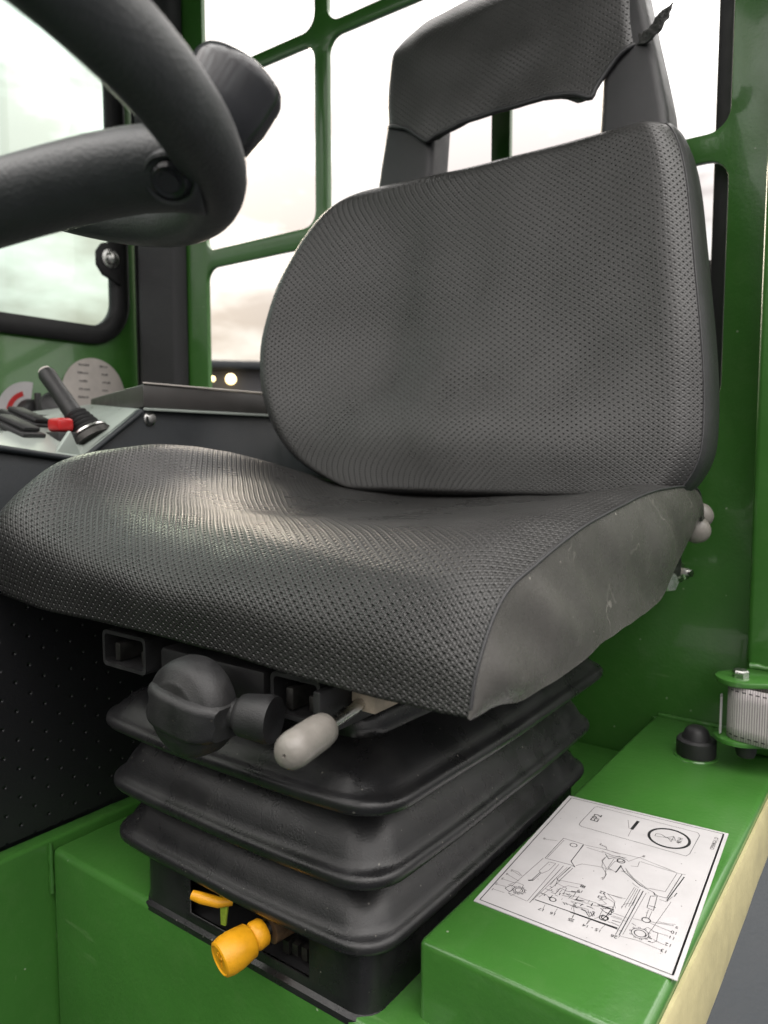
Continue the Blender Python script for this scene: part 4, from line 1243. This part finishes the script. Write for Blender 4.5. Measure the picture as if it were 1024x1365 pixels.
for w_, pts in STICK_LINES:
    if w_ >= .45:
        strip(bm, pts, w_ * .9, ZI + 0.00001)
for c, r_, w_ in STICK_CIRCLES:
    ring(bm, c, r_, w_)
for c, r_ in ((STICK_CIRCLES[1][0], 5.2), (STICK_CIRCLES[3][0], 6.8)):
    for k in range(10):
        a = 2 * PI * k / 10
        ring(bm, (c[0] + r_ * math.cos(a), c[1] + r_ * math.sin(a)), .75, .3, 8)
s_obj('drawing', bm, 'ink')['kind'] = 'stuff'
bm = bmesh.new()
for w_, pts in STICK_LINES:
    if w_ < .45:
        strip(bm, pts, .36, ZI + 0.00002)
s_obj('drawing', bm, 'ink_grey')['kind'] = 'stuff'
bm = bmesh.new()
rnd = random.Random(3)
for k in range(46):                      # small fittings shown in the middle of the drawing
    x = rnd.uniform(-36, 20); y = -62 - (x + 36) * 0.12 + rnd.uniform(-9, 7)
    a = rnd.choice((-.1, 1.45)) + rnd.uniform(-.15, .15); l_ = rnd.uniform(1.5, 5)
    strip(bm, [(x, y), (x + l_ * math.cos(a), y + l_ * math.sin(a))], rnd.choice((.3, .4, .7)), ZI + .00003)
s_obj('drawing', bm, 'ink')['kind'] = 'stuff'
bm = bmesh.new()
for k in range(26):
    x, y = rnd.uniform(-70, 70), rnd.uniform(-104, 104)
    r_ = rnd.uniform(.2, .55)
    bm.faces.new([bm.verts.new(((x + r_ * math.cos(2 * PI * i / 7)) / 1000, (y + r_ * math.sin(2 * PI * i / 7)) / 1000, ZI + .00006)) for i in range(7)])
s_obj('specks', bm, 'ink_grey')['kind'] = 'stuff'
for s_, p, size, rot in STICK_TEXT:
    text_mesh('lettering', s_, size / 1000 * 1.15, 'ink' if size > 4 else 'ink_grey', SX @ Vector((p[0] / 1000, p[1] / 1000, ZI + .00012)), (SX.to_3x3() @ Matrix.Rotation(R(rot), 3, 'Z')).to_4x4(), stk)

# ================================================================ outside: low dark building with lamps
bd = Vector((-math.sin(R(48)), math.cos(R(48)), 0)); bs_ = Vector((bd.y, -bd.x, 0))
bld = thing('low_building', Vector((bd.x * 15, bd.y * 15, -1.55)), 'low dark building with two lit lamps beyond the rear opening', 'building')
def bx(name, u0, u1, d0, d1, z0, z1, mat):
    xf = Matrix(((bs_.x, bd.x, 0, 0), (bs_.y, bd.y, 0, 0), (0, 0, 1, 0), (0, 0, 0, 1)))
    return box(name, u0, u1, d0, d1, z0, z1, mat, .03, 2, bld, xf)
bx('wall', -9, 2.1, 15, 19, -1.545, 1.55, 'dark_wall')
bx('roof_edge', -9.2, 2.25, 14.8, 19.2, 1.56, 1.72, 'console')
for u in (-3.1, -.9, 1.2):
    bx('door', u - .6, u + .6, 14.93, 14.99, -1.54, .6, 'console')
for u, r_ in ((.10, .095), (-.24, .045)):
    p = bd * 14.85 + bs_ * u + Vector((0, 0, 1.36))
    lathe('lamp', [(0, 0), (r_, 0), (r_ * .95, .06), (r_ * .6, .1), (0, .11)], p, -bd, 'lamp', bld, 20)
    
scene.render.engine = 'CYCLES'
